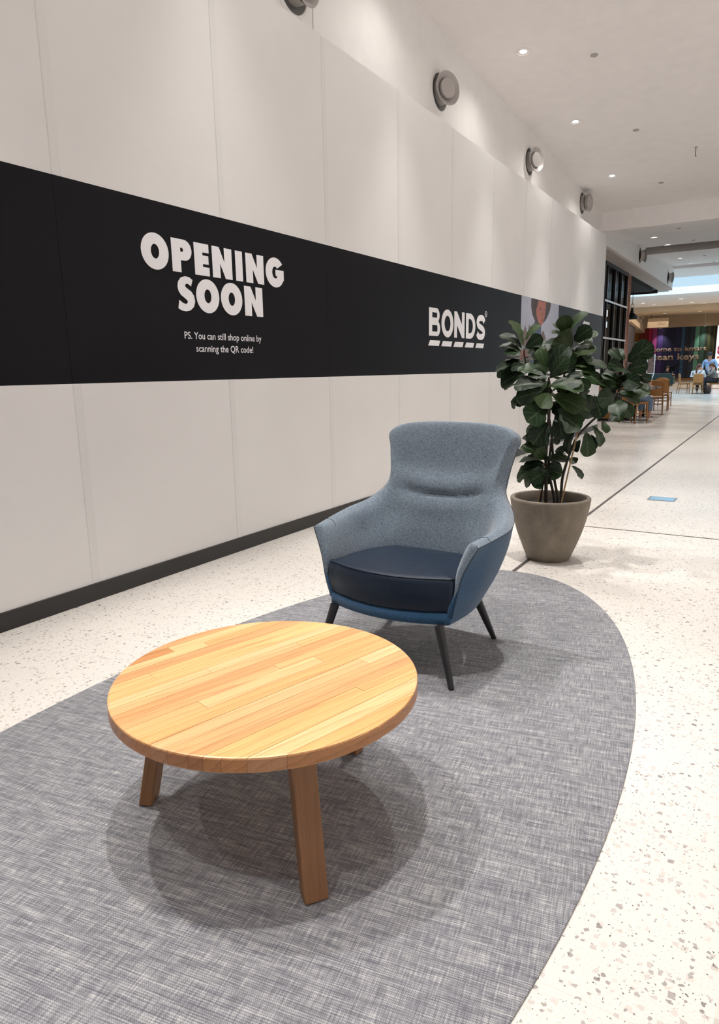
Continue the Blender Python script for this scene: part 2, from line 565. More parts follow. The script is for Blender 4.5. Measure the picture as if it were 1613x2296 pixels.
# corridor ceiling: pieces falling towards the beam, then rising again behind it
slab('ceiling', XW, XR, -6.2, 5.72, 9.92, 4.592, M['ceil'])
slab('ceiling', XW, XR, 9.92, 4.632, 15.0, 4.285, M['ceil'])
slab('ceiling', XW, XR, 15.05, 3.935, 20.085, 4.303, M['ceil'])
slab('ceiling', XW, XR, 20.292, 4.152, 25.255, 4.43, M['ceil'])
slab('ceiling', -16, XR, 25.6, 4.345, 27.74, 4.345, M['ceil'], .25)
slab('ceiling', -16, XR, 38.05, 4.72, 49.95, 5.10, M['ceil'])
slab('ceiling', -16, XR, 50.0, 4.78, 68.0, 5.62, M['beige'])
struct(MB().box(XW, 15.0, 3.925, XR, 15.16, 4.40), 'trim_1', M['ceil'], 'white plaster beam crossing the ceiling')
struct(MB().box(XW, 20.08, 4.30, XR, 20.1, 4.46).box(XW, 20.1, 4.44, XR, 20.30, 4.46), 'trim_2', M['grey'], 'grey slot across the ceiling')
struct(MB().box(XW, 20.28, 4.15, XR, 20.30, 4.45), 'trim_3', M['grey'])
struct(MB().box(-16, 25.25, 4.34, XR, 25.7, 4.62), 'trim_4', M['ceil'], 'white downstand beam before the skylight')
struct(MB().box(-16, 38.0, 4.71, XR, 38.2, 5.04), 'trim_5', M['white'], 'white far upstand of the skylight')
struct(MB().box(-16, 49.9, 4.76, XR, 50.1, 5.25), 'trim_6', M['beige'], 'beige downstand beam')
struct(MB().box(-16, 38.2, 5.0, XR, 72, 5.04) if False else MB().box(-16.2, 27.75, 3, -16, 38.2, 7).box(XR, 27.75, 3, XR+.2, 38.2, 7).box(-16, 27.6, 4.6, XR, 27.75, 7), 'trim_7', M['white'], 'white sides of the skylight')

wl = MB().box(XW-.15, -6.2, 0, XW, 14.5, 5.8).box(XW-.15, 14.5, 3.69, XW, 25.3, 5.2)
struct(wl, 'wall_left', M['white'], 'white plaster wall and bulkhead above the shopfronts')
struct(MB().box(XW-.16, 4.99, 3.5, XW+.003, 4.998, 5.4), 'trim_8', M['soffit'], 'vertical joint in the white upper wall')
struct(MB().box(XR, -6.2, 0, XR+.15, 27.75, 5.9).box(XR, 38.2, 0, XR+.15, 70, 6).box(XR, 27.75, 0, XR+.15, 38.2, 3), 'wall_right', M['white'])
struct(MB().box(XW, -6.35, 0, XR, -6.2, 5.9), 'wall_back', M['white'])
struct(MB().box(-16.2, 25.4, 0, -16, 70, 3.2).box(-16.2, 38.2, 3, -16, 70, 6).box(-16, 25.5, 0, -5.0, 25.62, 3.68).box(-16, 25.5, 3.68, XW-.15, 25.66, 6.), 'wall_side', M['white'])
# soffit under the bulkhead and the dark canopy inside it
struct(MB().box(-3.83, 14.5, 3.684, XW+.001, 25.301, 3.74).box(-5.2, 25.1, 3.684, -3.83, 25.5, 3.74), 'trim_9', M['soffit'], 'pale soffit under the bulkhead')
struct(MB().box(-9, 14.6, 3.70, -3.83, 25.1, 3.76).box(-9, 25.07, 3.60, -3.86, 25.10, 3.70), 'trim_10', plain('dark_canopy', (.035, .035, .038), .6), 'dark grey canopy ceiling of the shop')
# movement joints in the floor
struct(MB().box(-1.364, -6, 0, -1.340, 60, .0022), 'trim_11', M['strip'], 'dark joint running along the floor')
sx = MB()
sx.prism([(XH, 5.475), (4.5, 5.49), (4.5, 5.505), (XH, 5.49)], 0, .002)
struct(sx, 'trim_12', M['strip'], 'dark joint crossing the floor')
struct(MB().box(XH-.01, -6, 0, XH+.012, 14.6, .098), 'baseboard_left', M['skirt'], 'black skirting along the foot of the hoarding', bevel=.002)

# ------------------------------------------------------------------ hoarding with its black banner
hd = thing('hoarding', 'white panelled hoarding along the left wall with a black printed band', 'hoarding', (XH, 4.5, 0))


def wbuild(mb, name, m, par, **k):
    """mesh given in world coordinates, parented to an unrotated Empty"""
    o = mb.build(name, m, par, **k)
    o.location = -par.location
    return o


LAP = plain('vinyl_lap_white', (.765, .755, .745), .4, vary=.01)
y = 2.343-1.218*7
steps = [0, .006, -.004, .008, .0, -.006, .006, -.008, .004, -.003, .005, 0, -.005, .003, 0, .004, 0, .003, -.003, 0]
i = 0
while y < 14.55:
    y1 = min(y+1.218, 14.60)
    e = .0003
    wbuild(MB().box(XH-.03, y+e, .07, XH+random.uniform(-.0004, .0004), y1-e, 3.748+steps[i]), 'panel', M['hoard'], hd, bevel=.0007, seg=1)
    # overlap of the vinyl sheet beside each joint
    if i > 0:
        wbuild(MB().box(XH, y+.004, .10, XH+.0016, y+.055, BAND0-.002), 'vinyl_lap', LAP, hd)
        wbuild(MB().box(XH, y+.004, BAND1+.002, XH+.0016, y+.055, 3.735), 'vinyl_lap', LAP, hd)
    y = y1
    i += 1
wbuild(MB().box(XH-.20, -6, .06, XH-.032, 14.58, 3.70), 'backing_frame', M['white'], hd)


# flat lettering: outlines are given in wall units (along the wall, height)
def curve_mesh(name, loops, m, par, frame, ext=.0007):
    cu = bpy.data.curves.new(name, 'CURVE')
    cu.dimensions = '2D'
    cu.fill_mode = 'BOTH'
    cu.extrude = ext
    for lp in loops:
        s = cu.splines.new('POLY')
        s.points.add(len(lp)-1)
        for p, q in zip(s.points, lp):
            p.co = (q[0], q[1], 0, 1)
        s.use_cyclic_u = True
    return curve_to(cu, name, m, par, frame)


def curve_to(cu, name, m, par, frame, wrap=None):
    t = bpy.data.objects.new('tmp', cu)
    COL.objects.link(t)
    dg = bpy.context.evaluated_depsgraph_get()
    me = bpy.data.meshes.new_from_object(t.evaluated_get(dg))
    bpy.data.objects.remove(t)
    if wrap:
        wrap(me)
    me.transform(frame)
    me.materials.clear()
    me.materials.append(m)
    o = bpy.data.objects.new(name, me)
    COL.objects.link(o)
    if par:
        o.parent = par
        o.location = -par.location
    return o


WALLF = Matrix(((0, 0, 1, XH+.0022), (1, 0, 0, 0), (0, 1, 0, 0), (0, 0, 0, 1)))


def text_mesh(name, s, m, par, frame, y0, y1, zb, cap, bold=0, ext=.0007, spacing=1., shear=0):
    """text scaled so that it spans y0..y1 with its baseline at zb and capital height cap"""
    cu = bpy.data.curves.new(name, 'FONT')
    cu.body = s
    cu.size = 1
    cu.offset = bold
    cu.extrude = 0
    cu.space_character = spacing
    cu.shear = shear
    cu.resolution_u = 3

    def fit(me):
        xs = [v.co.x for v in me.vertices]
        a, b = min(xs), max(xs)
        for v in me.vertices:
            v.co.x = y0+(v.co.x-a)/(b-a)*(y1-y0)
            v.co.y = zb+v.co.y*cap/.727
            v.co.z = ext
    return curve_to(cu, name, m, par, frame, fit)


def ell(cx, cy, rx, ry, n=40, a0=0, a1=2*PI):
    full = abs(a1-a0-2*PI) < 1e-6
    k = n if full else n+1
    return [(cx+rx*math.cos(a0+(a1-a0)*i/n), cy+ry*math.sin(a0+(a1-a0)*i/n)) for i in range(k)]


def ribbon(path, w):
    """outline of a stroke of width w (list or number) along a path, butt ends"""
    n = len(path)
    L, R = [], []
    for i, p in enumerate(path):
        q, r = path[max(i-1, 0)], path[min(i+1, n-1)]
        dx, dy = r[0]-q[0], r[1]-q[1]
        d = math.hypot(dx, dy) or 1
        h = (w[i] if isinstance(w, list) else w)/2
        L.append((p[0]-dy/d*h, p[1]+dx/d*h))
        R.append((p[0]+dy/d*h, p[1]-dx/d*h))
    return L+R[::-1]


def arc(cx, cy, rx, ry, d0, d1, n=14):
    return [(cx+rx*math.cos(math.radians(d0+(d1-d0)*i/n)), cy+ry*math.sin(math.radians(d0+(d1-d0)*i/n))) for i in range(n+1)]


def glyph(ch, a, b, z0, z1, st):
    """heavy geometric capital; box a..b by z0..z1, stem width st (m)"""
    w, h = b-a, z1-z0
    bar = st*.80
    if ch == 'O':
        return [ell((a+b)/2, (z0+z1)/2, w/2, h/2), ell((a+b)/2, (z0+z1)/2, w/2-st*1.02, h/2-st*.86)]
    if ch == 'N':
        return [[(a, z0), (a, z1), (a+st*.92, z1), (b-st, z0+h*.52), (b-st, z1), (b, z1), (b, z0), (b-st*.92, z0), (a+st, z1-h*.52), (a+st, z0)]]
    if ch == 'I':
        return [[(a, z0), (a, z1), (b, z1), (b, z0)]]
    if ch == 'E':
        m = (z0+z1)/2
        return [[(a, z0), (a, z1), (b, z1), (b, z1-bar*.92), (a+st, z1-bar*.92), (a+st, m+bar*.45), (b-w*.04, m+bar*.45), (b-w*.04, m-bar*.45), (a+st, m-bar*.45), (a+st, z0+bar*.92), (b, z0+bar*.92), (b, z0)]]
    if ch == 'T':
        m = (a+b)/2
        return [[(m-st/2, z0), (m-st/2, z1-bar), (a, z1-bar), (a, z1), (b, z1), (b, z1-bar), (m+st/2, z1-bar), (m+st/2, z0)]]
    if ch == 'P':
        r = h*.315
        cy = z1-r
        out = [(a, z0), (a, z1), (b-r*1.1, z1)]+arc(b-r*1.05, cy, r*1.05, r, 90, -90)+[(a+st, cy-r), (a+st, z0)]
        ri = max(r-bar*.95, .012)
        inn = [(a+st, cy-ri), (a+st, cy+ri)]+arc(b-st*.98-ri, cy, ri, ri, 90, -90)
        return [out, inn]
    if ch == 'B':
        r1, r2 = h*.25, h*.275
        c1, c2 = z1-r1, z0+r2
        out = [(a, z0), (a, z1), (b-w*.06-r1, z1)]+arc(b-w*.06-r1, c1, r1, r1, 90, -55)+arc(b-r2, c2, r2, r2, 55, -90)
        i1, i2 = r1-bar*.74, r2-bar*.74
        A = [(a+st, c1-i1), (a+st, c1+i1)]+arc(b-w*.06-r1, c1, max(r1-st*.92, .012), i1, 90, -90)
        Bq = [(a+st, c2-i2), (a+st, c2+i2)]+arc(b-r2, c2, max(r2-st*.92, .012), i2, 90, -90)
        return [out, A, Bq]
    if ch == 'D':
        out = [(a, z0), (a, z1), (a+w*.42, z1)]+arc(a+w*.42, (z0+z1)/2, w*.58, h/2, 90, -90, 24)
        inn = [(a+st, z0+bar), (a+st, z1-bar)]+arc(a+w*.42, (z0+z1)/2, w*.58-st, h/2-bar, 90, -90, 20)
        return [out, inn]
    if ch == 'G':
        cx, cy = a+w*.52, (z0+z1)/2
        o = arc(cx, cy, w*.52, h/2, 38, 318, 34)
        i_ = arc(cx, cy, w*.52-st*1.02, h/2-st*.86, 320, 45, 26)
        return [o[:-1]+[(b, cy-h*.22), (b, cy+h*.10), (cx+w*.02, cy+h*.10), (cx+w*.02, cy-bar*.45+h*.02), (b-st*1.05, cy-bar*.40)]+[(b-st*1.15, cy-h*.19)]+i_[4:]]
    if ch == 'S':
        if st > w*.35:      # the heaviest weight is drawn as an outline
            s1 = [(.90, .92), (.72, .985), (.50, 1), (.26, .95), (.10, .83), (.05, .69), (.09, .56), (.22, .45), (.42, .375), (.55, .315), (.57, .265), (.52, .225), (.42, .21), (.28, .235), (.10, .31)]
            s2 = [(.02, .07), (.20, .015), (.45, 0), (.70, .04), (.90, .15), (.98, .31), (.94, .46), (.80, .58), (.60, .65), (.48, .70), (.47, .75), (.53, .79), (.64, .79), (.80, .73)]
            return [[(a+u*w, z0+v*h) for u, v in s1+s2]]
        k = st*.92
        q = [(1.0, .80), (.84, .955), (.52, 1), (.20, .93), (.05, .765), (.17, .60), (.5, .50), (.83, .40), (.96, .235), (.82, .06), (.48, 0), (.17, .04), (0, .185)]
        g, out = 4, []
        for i in range(len(q)-1):
            A, B_, C_, D_ = q[max(i-1, 0)], q[i], q[i+1], q[min(i+2, len(q)-1)]
            for j in range(g):
                t = j/g
                out.append(tuple(.5*(2*B_[m]+(C_[m]-A[m])*t+(2*A[m]-5*B_[m]+4*C_[m]-D_[m])*t*t+(3*B_[m]-A[m]-3*C_[m]+D_[m])*t**3) for m in (0, 1)))
        out.append(q[-1])
        p = [(a+k/2+u*(w-k), z0+k/2+v*(h-k)) for u, v in out]
        return [ribbon(p, k)]
    if ch == 'X':
        return [[(a, z0), (a+w*.30, (z0+z1)/2), (a, z1), (a+st, z1), ((a+b)/2, z0+h*.66), (b-st, z1), (b, z1), (b-w*.30, (z0+z1)/2), (b, z0), (b-st, z0), ((a+b)/2, z0+h*.34), (a+st, z0)]]
    if ch == 'C':
        cx, cy = a+w*.55, (z0+z1)/2
        return [arc(cx, cy, w*.55, h/2, 50, 310, 26)+arc(cx, cy, w*.55-st, h/2-st*.8, 305, 55, 20)]


def word(name, letters, z0, z1, st, over=.010, par=hd):
    loops = []
    for ch, a, b in letters:
        o = over if ch in 'OGSC' else 0
        loops += glyph(ch, a, b, z0-o, z1+o, st)
    return curve_mesh(name, loops, M['print_white'], par, WALLF)


word('lettering', [('O', 2.879, 3.09), ('P', 3.115, 3.282), ('E', 3.304, 3.434), ('N', 3.464, 3.651), ('I', 3.687, 3.757), ('N', 3.792, 3.983), ('G', 4.006, 4.213)], 1.867, 2.061, .072, .006)
word('lettering', [('S', 3.137, 3.29), ('O', 3.30, 3.51), ('O', 3.527, 3.738), ('N', 3.763, 3.956)], 1.643, 1.841, .072, .006)
text_mesh('lettering', 'PS. You can still shop online by', M['print_white'], hd, WALLF, 3.176, 3.923, 1.471, .045, .006)
text_mesh('lettering', 'scanning the QR code!', M['print_white'], hd, WALLF, 3.271, 3.828, 1.392, .045, .006)
word('lettering', [('B', 6.667, 6.942), ('O', 6.975, 7.291), ('N', 7.316, 7.608), ('D', 7.650, 7.935), ('S', 7.963, 8.26)], 1.607, 1.894, .077, .005)
dl = []
for k in range(5):
    a0 = 6.650+k*(7.945-6.650)/4
    w_ = .262-.003*k
    dl.append([(a0, 1.505), (a0+.045, 1.561), (a0+.045+w_-.012, 1.561), (a0+w_, 1.505)])
curve_mesh('lettering', dl, M['print_white'], hd, WALLF)
curve_mesh('lettering', [ell(8.275, 1.917, .036, .036, 24), ell(8.275, 1.917, .029, .029, 24)], M['print_white'], hd, WALLF)
text_mesh('lettering', 'R', M['print_white'], hd, WALLF, 8.264, 8.288, 1.899, .036, .01)
word('lettering', [('G', 13.06, 13.21), ('E', 13.225, 13.345), ('T', 13.365, 13.535)], 1.885, 2.075, .055)
word('lettering', [('E', 12.80, 12.91), ('X', 12.925, 13.11), ('C', 13.12, 13.27), ('I', 13.29, 13.345), ('T', 13.36, 13.51), ('E', 13.53, 13.64), ('D', 13.66, 13.83)], 1.665, 1.82, .055)
text_mesh('lettering', 'PS. You can still shop', M['print_white'], hd, WALLF, 12.95, 13.776, 1.495, .042, .006)
text_mesh('lettering', 'online by scanning the', M['print_white'], hd, WALLF, 12.907, 13.971, 1.415, .042, .006)
text_mesh('lettering', 'QR code!', M['print_white'], hd, WALLF, 13.2, 13.7, 1.335, .042, .006)

# printed picture in the band: young person in a wide hat
pic = wbuild(MB().box(XH+.001, 9.60, BAND0, XH+.0026, 11.45, BAND1), 'poster', plain('print_sky', (.40, .41, .50), .45, vary=.12, scale=1.5), hd)


def flat(name, pts, c, k):
    o = curve_mesh(name, [pts], plain('print_'+name, c, .45, vary=.15, scale=4), None, WALLF @ Matrix.Translation((0, 0, .0007+.0006*k)), .0003)
    o.parent = pic
    return o


flat('grass', [(9.60, BAND0), (9.60, 1.80), (9.70, 1.74), (9.79, 1.86), (9.90, 1.74), (9.97, 1.88), (10.05, 1.80), (10.2, 1.84), (10.3, 1.7), (10.55, 1.76), (10.66, 1.82), (10.78, 1.72), (10.9, 1.55), (11.2, 1.45), (11.45, 1.36), (11.45, BAND0)], (.13, .085, .075), 0)
flat('sleeve', [(9.60, BAND0), (9.60, 1.52), (9.72, 1.58), (9.88, 1.45), (9.95, BAND0)], (.30, .065, .05), 1)
flat('shirt', [(10.05, BAND0), (10.06, 1.70), (10.13, 1.86), (10.30, 1.98), (10.42, 1.93), (10.53, 1.86), (10.56, 1.70), (10.56, BAND0)], (.035, .045, .10), 2)
flat('hat', [(10.03, 2.245), (10.035, 2.12), (10.10, 2.02), (10.28, 1.915), (10.47, 1.90), (10.66, 1.93), (10.80, 2.0), (10.95, 2.12), (11.0, 2.20), (10.99, 2.245)], (.045, .020, .017), 3)
flat('face', [(10.27, 2.235), (10.25, 2.12), (10.30, 2.0), (10.38, 1.93), (10.47, 1.875), (10.53, 1.87), (10.63, 1.93), (10.70, 2.03), (10.735, 2.14), (10.73, 2.235)], (.33, .105, .068), 4)
flat('hair', [(10.24, 2.235), (10.23, 2.10), (10.28, 2.11), (10.33, 2.20), (10.36, 2.245)], (.045, .02, .015), 5)
flat('eye', ell(10.47, 2.125, .034, .011, 12), (.03, .015, .012), 5)
flat('eye', ell(10.65, 2.12, .030, .011, 12), (.03, .015, .012), 5)
flat('mouth', ell(10.58, 1.965, .05, .011, 12), (.16, .03, .03), 5)
flat('nose', [(10.57, 2.10), (10.615, 2.03), (10.555, 2.025)], (.24, .07, .05), 5)

# ------------------------------------------------------------------ jet diffusers on the upper wall


def vent(y, z, label, yaw=0):
    t = thing('air_diffuser', label, 'air vent', (XW, y, z), 0, 'round air diffusers on the white wall')
    MB().lathe([(.222, 0), (.222, .006), (.205, .014), (.182, .012), (.178, .004), (.178, 0)], 40, ax='x', closed=True).build('flange', M['white'], t, smooth=True, angle=.7)
    MB().lathe([(.178, .001), (.176, .004)], 32, ax='x').build('duct', M['duct'], t)
    R_ = Matrix.Rotation(yaw, 4, 'Z')
    b = MB().lathe([(.128, 0), (.128, .085), (.140, .10), (.132, .104), (.118, .09), (.118, .0)], 36, ax='x', closed=True)
    b.v = [tuple(R_ @ Vector(p)) for p in b.v]
    b.build('barrel', M['grey'], t, smooth=True, angle=.6)
    n = MB().lathe([(.163, .135), (.166, .140), (.160, .143), (.098, .105), (.098, .098)], 36, ax='x', closed=True)
    n.v = [tuple(R_ @ Vector(p)) for p in n.v]
    n.build('nozzle_ring', M['grey'], t, smooth=True, angle=.6)
    c = MB().lathe([(.070, .06), (.095, .10), (.100, .135), (.096, .145), (.060, .150), (.001, .152)], 32, ax='x')
    c.v = [tuple(R_ @ Vector(p)) for p in c.v]
    c.build('centre_cap', M['grey'], t, smooth=True, angle=.6)


vent(4.73, 4.10, 'round grey air diffuser cut by the top edge of the photo')
vent(7.34, 4.165, 'nearest whole grey air diffuser above the white hoarding', -.4)
vent(10.38, 4.17, 'grey air diffuser second from the top, above the hoarding', -.35)
vent(13.40, 4.165, 'grey air diffuser just before the ceiling beam', -.2)
vent(19.30, 4.005, 'grey air diffuser on the bulkhead above the black shop windows', .4)
vent(24.20, 3.97, 'grey air diffuser at the far end of the bulkhead by its corner', .4)

# ------------------------------------------------------------------ lamps in the ceiling


def zc(y):
    if y < 9.92:
        return 5.72+(4.592-5.72)*(y+6.2)/(9.92+6.2)
    if y < 15:
        return 4.632+(4.285-4.632)*(y-9.92)/5.08
    if y < 20.1:
        return 3.93+(4.30-3.93)*(y-15)/5.08
    if y < 25.4:
        return 4.15+(.28)*(y-20.3)/4.95
    if y < 30:
        return 4.36
    if y < 50:
        return 4.71+.39*(y-38)/12
    return 4.76+.86*(y-50)/18


def slope(y):
    return -.07 if y < 15 else (.073 if y < 20.2 else (.0566 if y < 25.4 else (0 if y < 30 else (.0325 if y < 50 else .0478))))


_proto = {}
AT = .22      # the lamps beside the wall are tipped away from it


def downlight(x, y, label, watt, tilt=0, group='recessed downlights in the ceiling', angle=1.08, warm=(1, .96, .92)):
    t = thing('downlight', label, 'ceiling light', (x, y, zc(y)), 0, group)
    t.rotation_euler = (math.atan(slope(y)), 0, 0)
    if 'trim' not in _proto:
        a = MB().lathe([(.084, 0), (.084, -.004), (.072, -.007), (.064, .010), (.060, .012), (.084, .012)], 32, closed=True).build('trim_ring', M['white'], t, smooth=True, angle=.6)
        b = MB().lathe([(.064, .012), (.062, .002), (.030, -.001), (.001, -.0015)], 32).build('lens', M['lampglow'], t, smooth=True, angle=.6)
        _proto['trim'] = (a, b)
    else:
        for p in _proto['trim']:
            c = p.copy()
            COL.objects.link(c)
            c.parent = t
    if watt:
        L = bpy.data.lights.new('downlight_lamp', 'SPOT')
        L.energy = watt
        L.spot_size = angle
        L.spot_blend = 1.0
        L.shadow_soft_size = .045
        L.color = warm
        o = bpy.data.objects.new('downlight_lamp', L)
        o.location = (x, y, zc(y)-.03)
        o.rotation_euler = (0, -tilt, 0)
        COL.objects.link(o)
        if tilt:        # stray light of the reflector
            L2 = L.copy()
            L2.energy = watt*.07
            L2.spot_size = 2.5
            L2.spot_blend = 1.0
            o2 = bpy.data.objects.new('downlight_lamp', L2)
            o2.location = o.location
            COL.objects.link(o2)
    return t


downlight(-2.83, 8.21, 'nearest recessed downlight in the white ceiling', SPOT_W*1.15, AT)
downlight(-2.82, 10.43, 'second recessed downlight from the front in the white ceiling', SPOT_W*1.15, AT)
downlight(-2.83, 12.90, 'third recessed downlight, the last one before the ceiling beam', SPOT_W*1.15, AT)
for yy, nm in ((5.95, 'first'), (3.55, 'second'), (1.1, 'third'), (-1.4, 'fourth')):
    downlight(-2.83, yy, nm+' recessed downlight before the nearest one in view, in the row beside the hoarding', SPOT_W*1.15, AT)
for yy, nm in ((-1.05, 'fourth'), (1.25, 'third, straight above the coffee table,'), (3.55, 'second'), (5.85, 'first')):
    downlight(-.98, yy, nm+' recessed downlight of the row over the seats', SPOT_W*1.3)
for k, yy in enumerate((-1.6, .75, 3.05, 5.4, 7.7, 10.0, 12.4)):  # unseen rows added to light the floor and bounce onto the ceiling
    for x, nm in ((1.5, 'middle'), (3.3, 'right hand')):
        downlight(x, yy, ('first', 'second', 'third', 'fourth', 'fifth', 'sixth', 'seventh')[k]+' added fill downlight of the '+nm+' row, counted from behind the camera', SPOT_W*.5)
downlight(-2.80, 15.05+.1, 'downlight directly behind the ceiling beam', FAR_SPOT_W)
downlight(-2.84, 17.43, 'second downlight behind the ceiling beam', FAR_SPOT_W)
downlight(-2.88, 19.75, 'downlight just before the grey ceiling slot', FAR_SPOT_W)
downlight(-2.89, 22.3, 'first downlight behind the grey ceiling slot', FAR_SPOT_W)
downlight(-2.89, 24.7, 'second downlight behind the grey ceiling slot', FAR_SPOT_W)
downlight(-2.76, 26.45, 'downlight on the pale strip in front of the skylight', FAR_SPOT_W)

for (x, y, lb) in ((-2.165, 8.66, 'small round ceiling disc to the right of the nearest downlight'), (-2.145, 11.12, 'small round ceiling disc right of the second downlight'),
                   (-2.165, 13.65, 'small round ceiling disc nearest the white beam'), (-2.15, 16.05, 'small ceiling disc behind the beam'), (-2.22, 19.26, 'small ceiling disc near the grey slot'),
                   (-2.25, 22.2, 'small ceiling disc behind the grey slot'), (-2.25, 24.8, 'small ceiling disc near the skylight')):
    t = thing('sprinkler_cover', lb, 'ceiling disc', (x, y, zc(y)), 0, 'small round discs on the ceiling')
    t.rotation_euler = (math.atan(slope(y)), 0, 0)
    MB().lathe([(.042, 0), (.042, -.006), (.038, -.009), (.001, -.010)], 24).build('cover_plate', M['grey'], t, smooth=True, angle=.6)
    MB().lathe([(.036, .002), (.036, -.001)], 20).build('shadow_gap', M['duct'], t)
t = thing('ceiling_hook', 'thin dark hook hanging from the white ceiling at the right', 'hook', (-1.475, 12.2, zc(12.2)))
MB().lathe([(.022, 0), (.022, -.008), (.004, -.012)], 16).build('plate', M['grey'], t)
MB().tube([(0, 0, -.005), (0, 0, -.10), (.004, 0, -.125), (.012, 0, -.135)], .005, 8).build('rod', M['iron'], t)

# ------------------------------------------------------------------ rug
rg = MB().prism([(-1.305+1.004*math.cos(a*PI/90), 1.724+2.278*math.sin(a*PI/90)) for a in range(180)], .0, .006)
tag(rg.build('rug', M['rug'], None, bevel=.0015, seg=1), 'large oval grey woven rug under the coffee table and armchair', 'rug')
Z0 = .006

# ------------------------------------------------------------------ coffee table
TA = math.radians(75.6)
tb = thing('coffee_table', 'round timber coffee table with three angled legs on the grey rug', 'table', (-1.161, 1.366, Z0), TA)
TR, TT, TZ = .421, .038, .425-Z0
cuts = [-.421, -.363, -.311, -.269, -.236, -.2055, -.155, -.106, -.0526, -.001, .0378, .082, .121, .158, .207, .247, .293, .333, .376, .421]
joints = {1: [], 3: [.12], 5: [], 6: [.25], 8: [.17, -.22], 9: [.05], 11: [.20], 12: [-.10], 13: [], 14: [-.23], 16: [.0], 17: [-.1]}
for i in range(len(cuts)-1):
    y0, y1 = cuts[i]+.0004, cuts[i+1]-.0004
    js = sorted(joints.get(i, []))
    ends = [None]+js+[None]
    for q in range(len(ends)-1):
        xa, xb = ends[q], ends[q+1]

        def poly(R):
            lo, hi = max(y0, -R*.9995), min(y1, R*.9995)
            n = 8
            ys = [lo+(hi-lo)*k/n for k in range(n+1)]
            right = [(min(xb-.0004, math.sqrt(R*R-v*v)) if xb is not None else math.sqrt(R*R-v*v), v) for v in ys]
            left = [(max(xa+.0004, -math.sqrt(R*R-v*v)) if xa is not None else -math.sqrt(R*R-v*v), v) for v in ys[::-1]]
            return right+left
        L = [(TZ-TT, TR-.003), (TZ-TT+.003, TR), (TZ-.005, TR), (TZ-.0015, TR-.0015), (TZ, TR-.005)]
        mb = MB()
        dz = random.uniform(-.00025, .00025)
        for z, R in L:
            mb.v += [(p[0], p[1], z+dz) for p in poly(R)]
        n = len(poly(TR))
        for j in range(len(L)-1):
            mb.f += [(j*n+k, j*n+(k+1) % n, (j+1)*n+(k+1) % n, (j+1)*n+k) for k in range(n)]
        mb.f += [tuple(range(n-1, -1, -1)), tuple(range((len(L)-1)*n, len(L)*n))]
        mb.build('plank', M['top'], tb)


def slant_leg(par, az, r0, r1, ztop, wt, wr, m):
    """splayed leg, grain along its length; az in the frame of par"""
    rad = Vector((math.cos(az), math.sin(az), 0))
    tan = Vector((-math.sin(az), math.cos(az), 0))
    foot, top = rad*r0+Vector((0, 0, .004)), rad*r1+Vector((0, 0, ztop))
    X = (top-foot).normalized()
    Zv = (rad-X*rad.dot(X)).normalized()
    Yv = Zv.cross(X)
    Mx = Matrix(((X.x, Yv.x, Zv.x, foot.x), (X.y, Yv.y, Zv.y, foot.y), (X.z, Yv.z, Zv.z, foot.z), (0, 0, 0, 1)))
    inv = Mx.inverted()
    mb = MB()
    v = []
    for c, k in ((foot, .94), (top, 1.0)):
        for a, b in ((-1, -1), (1, -1), (1, 1), (-1, 1)):
            v.append(inv @ (c+tan*a*wt/2*k+rad*b*wr/2))
    mb.add(v, [(3, 2, 1, 0), (4, 5, 6, 7), (0, 1, 5, 4), (1, 2, 6, 5), (2, 3, 7, 6), (3, 0, 4, 7)])
    o = mb.build('leg', m, par, bevel=.003)
    o.matrix_basis = Mx
    g = MB().lathe([(.013, -.004), (.013, .001)], 16).build('glide', M['black'], o)
    g.matrix_basis = inv @ Matrix.Translation(foot)
    return o


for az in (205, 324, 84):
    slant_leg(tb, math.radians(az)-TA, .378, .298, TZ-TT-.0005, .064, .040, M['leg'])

# ------------------------------------------------------------------ wingback armchair
ch = thing('armchair', 'blue wingback armchair with a dark leather seat cushion on the grey rug', 'armchair', (-1.34, 2.6, Z0), math.radians(-.5))


def cr(P, n, closed=False):
    """Catmull-Rom through points (tuples of equal length), n steps per span"""
    out = []
    m = len(P)
    for i in range(m if closed else m-1):
        g = (lambda k: P[k % m]) if closed else (lambda k: P[min(max(k, 0), m-1)])
        a, b, c, d = g(i-1), g(i), g(i+1), g(i+2)
        for s in range(n):
            t = s/n
            out.append(tuple(.5*((2*q)+(-p+r)*t+(2*p-5*q+4*r-s_)*t*t+(-p+3*q-3*r+s_)*t**3) for p, q, r, s_ in zip(a, b, c, d)))
    if not closed:
        out.append(tuple(P[-1]))
    return out


KO = [  # outside of the shell, bottom to rim, from the front of one arm to the middle of the back
    [(.285, -.218, .243), (.312, -.226, .35), (.338, -.218, .46), (.392, -.195, .568)],
    [(.300, -.06, .243), (.345, -.06, .35), (.376, -.05, .46), (.414, -.04, .578)],
    [(.290, .09, .25), (.343, .12, .36), (.380, .13, .47), (.416, .11, .588)],
    [(.25, .185, .26), (.312, .23, .37), (.350, .26, .49), (.372, .25, .618)],
    [(.21, .225, .265), (.26, .285, .38), (.292, .325, .54), (.303, .335, .705)],
    [(.17, .245, .27), (.215, .31, .40), (.262, .37, .62), (.322, .385, .85)],
    [(.13, .25, .27), (.165, .33, .42), (.21, .395, .68), (.336, .415, .935)],
    [(.07, .255, .27), (.09, .34, .43), (.12, .41, .72), (.235, .432, .982)],
    [(0, .255, .27), (0, .34, .43), (0, .415, .72), (0, .44, .993)]]
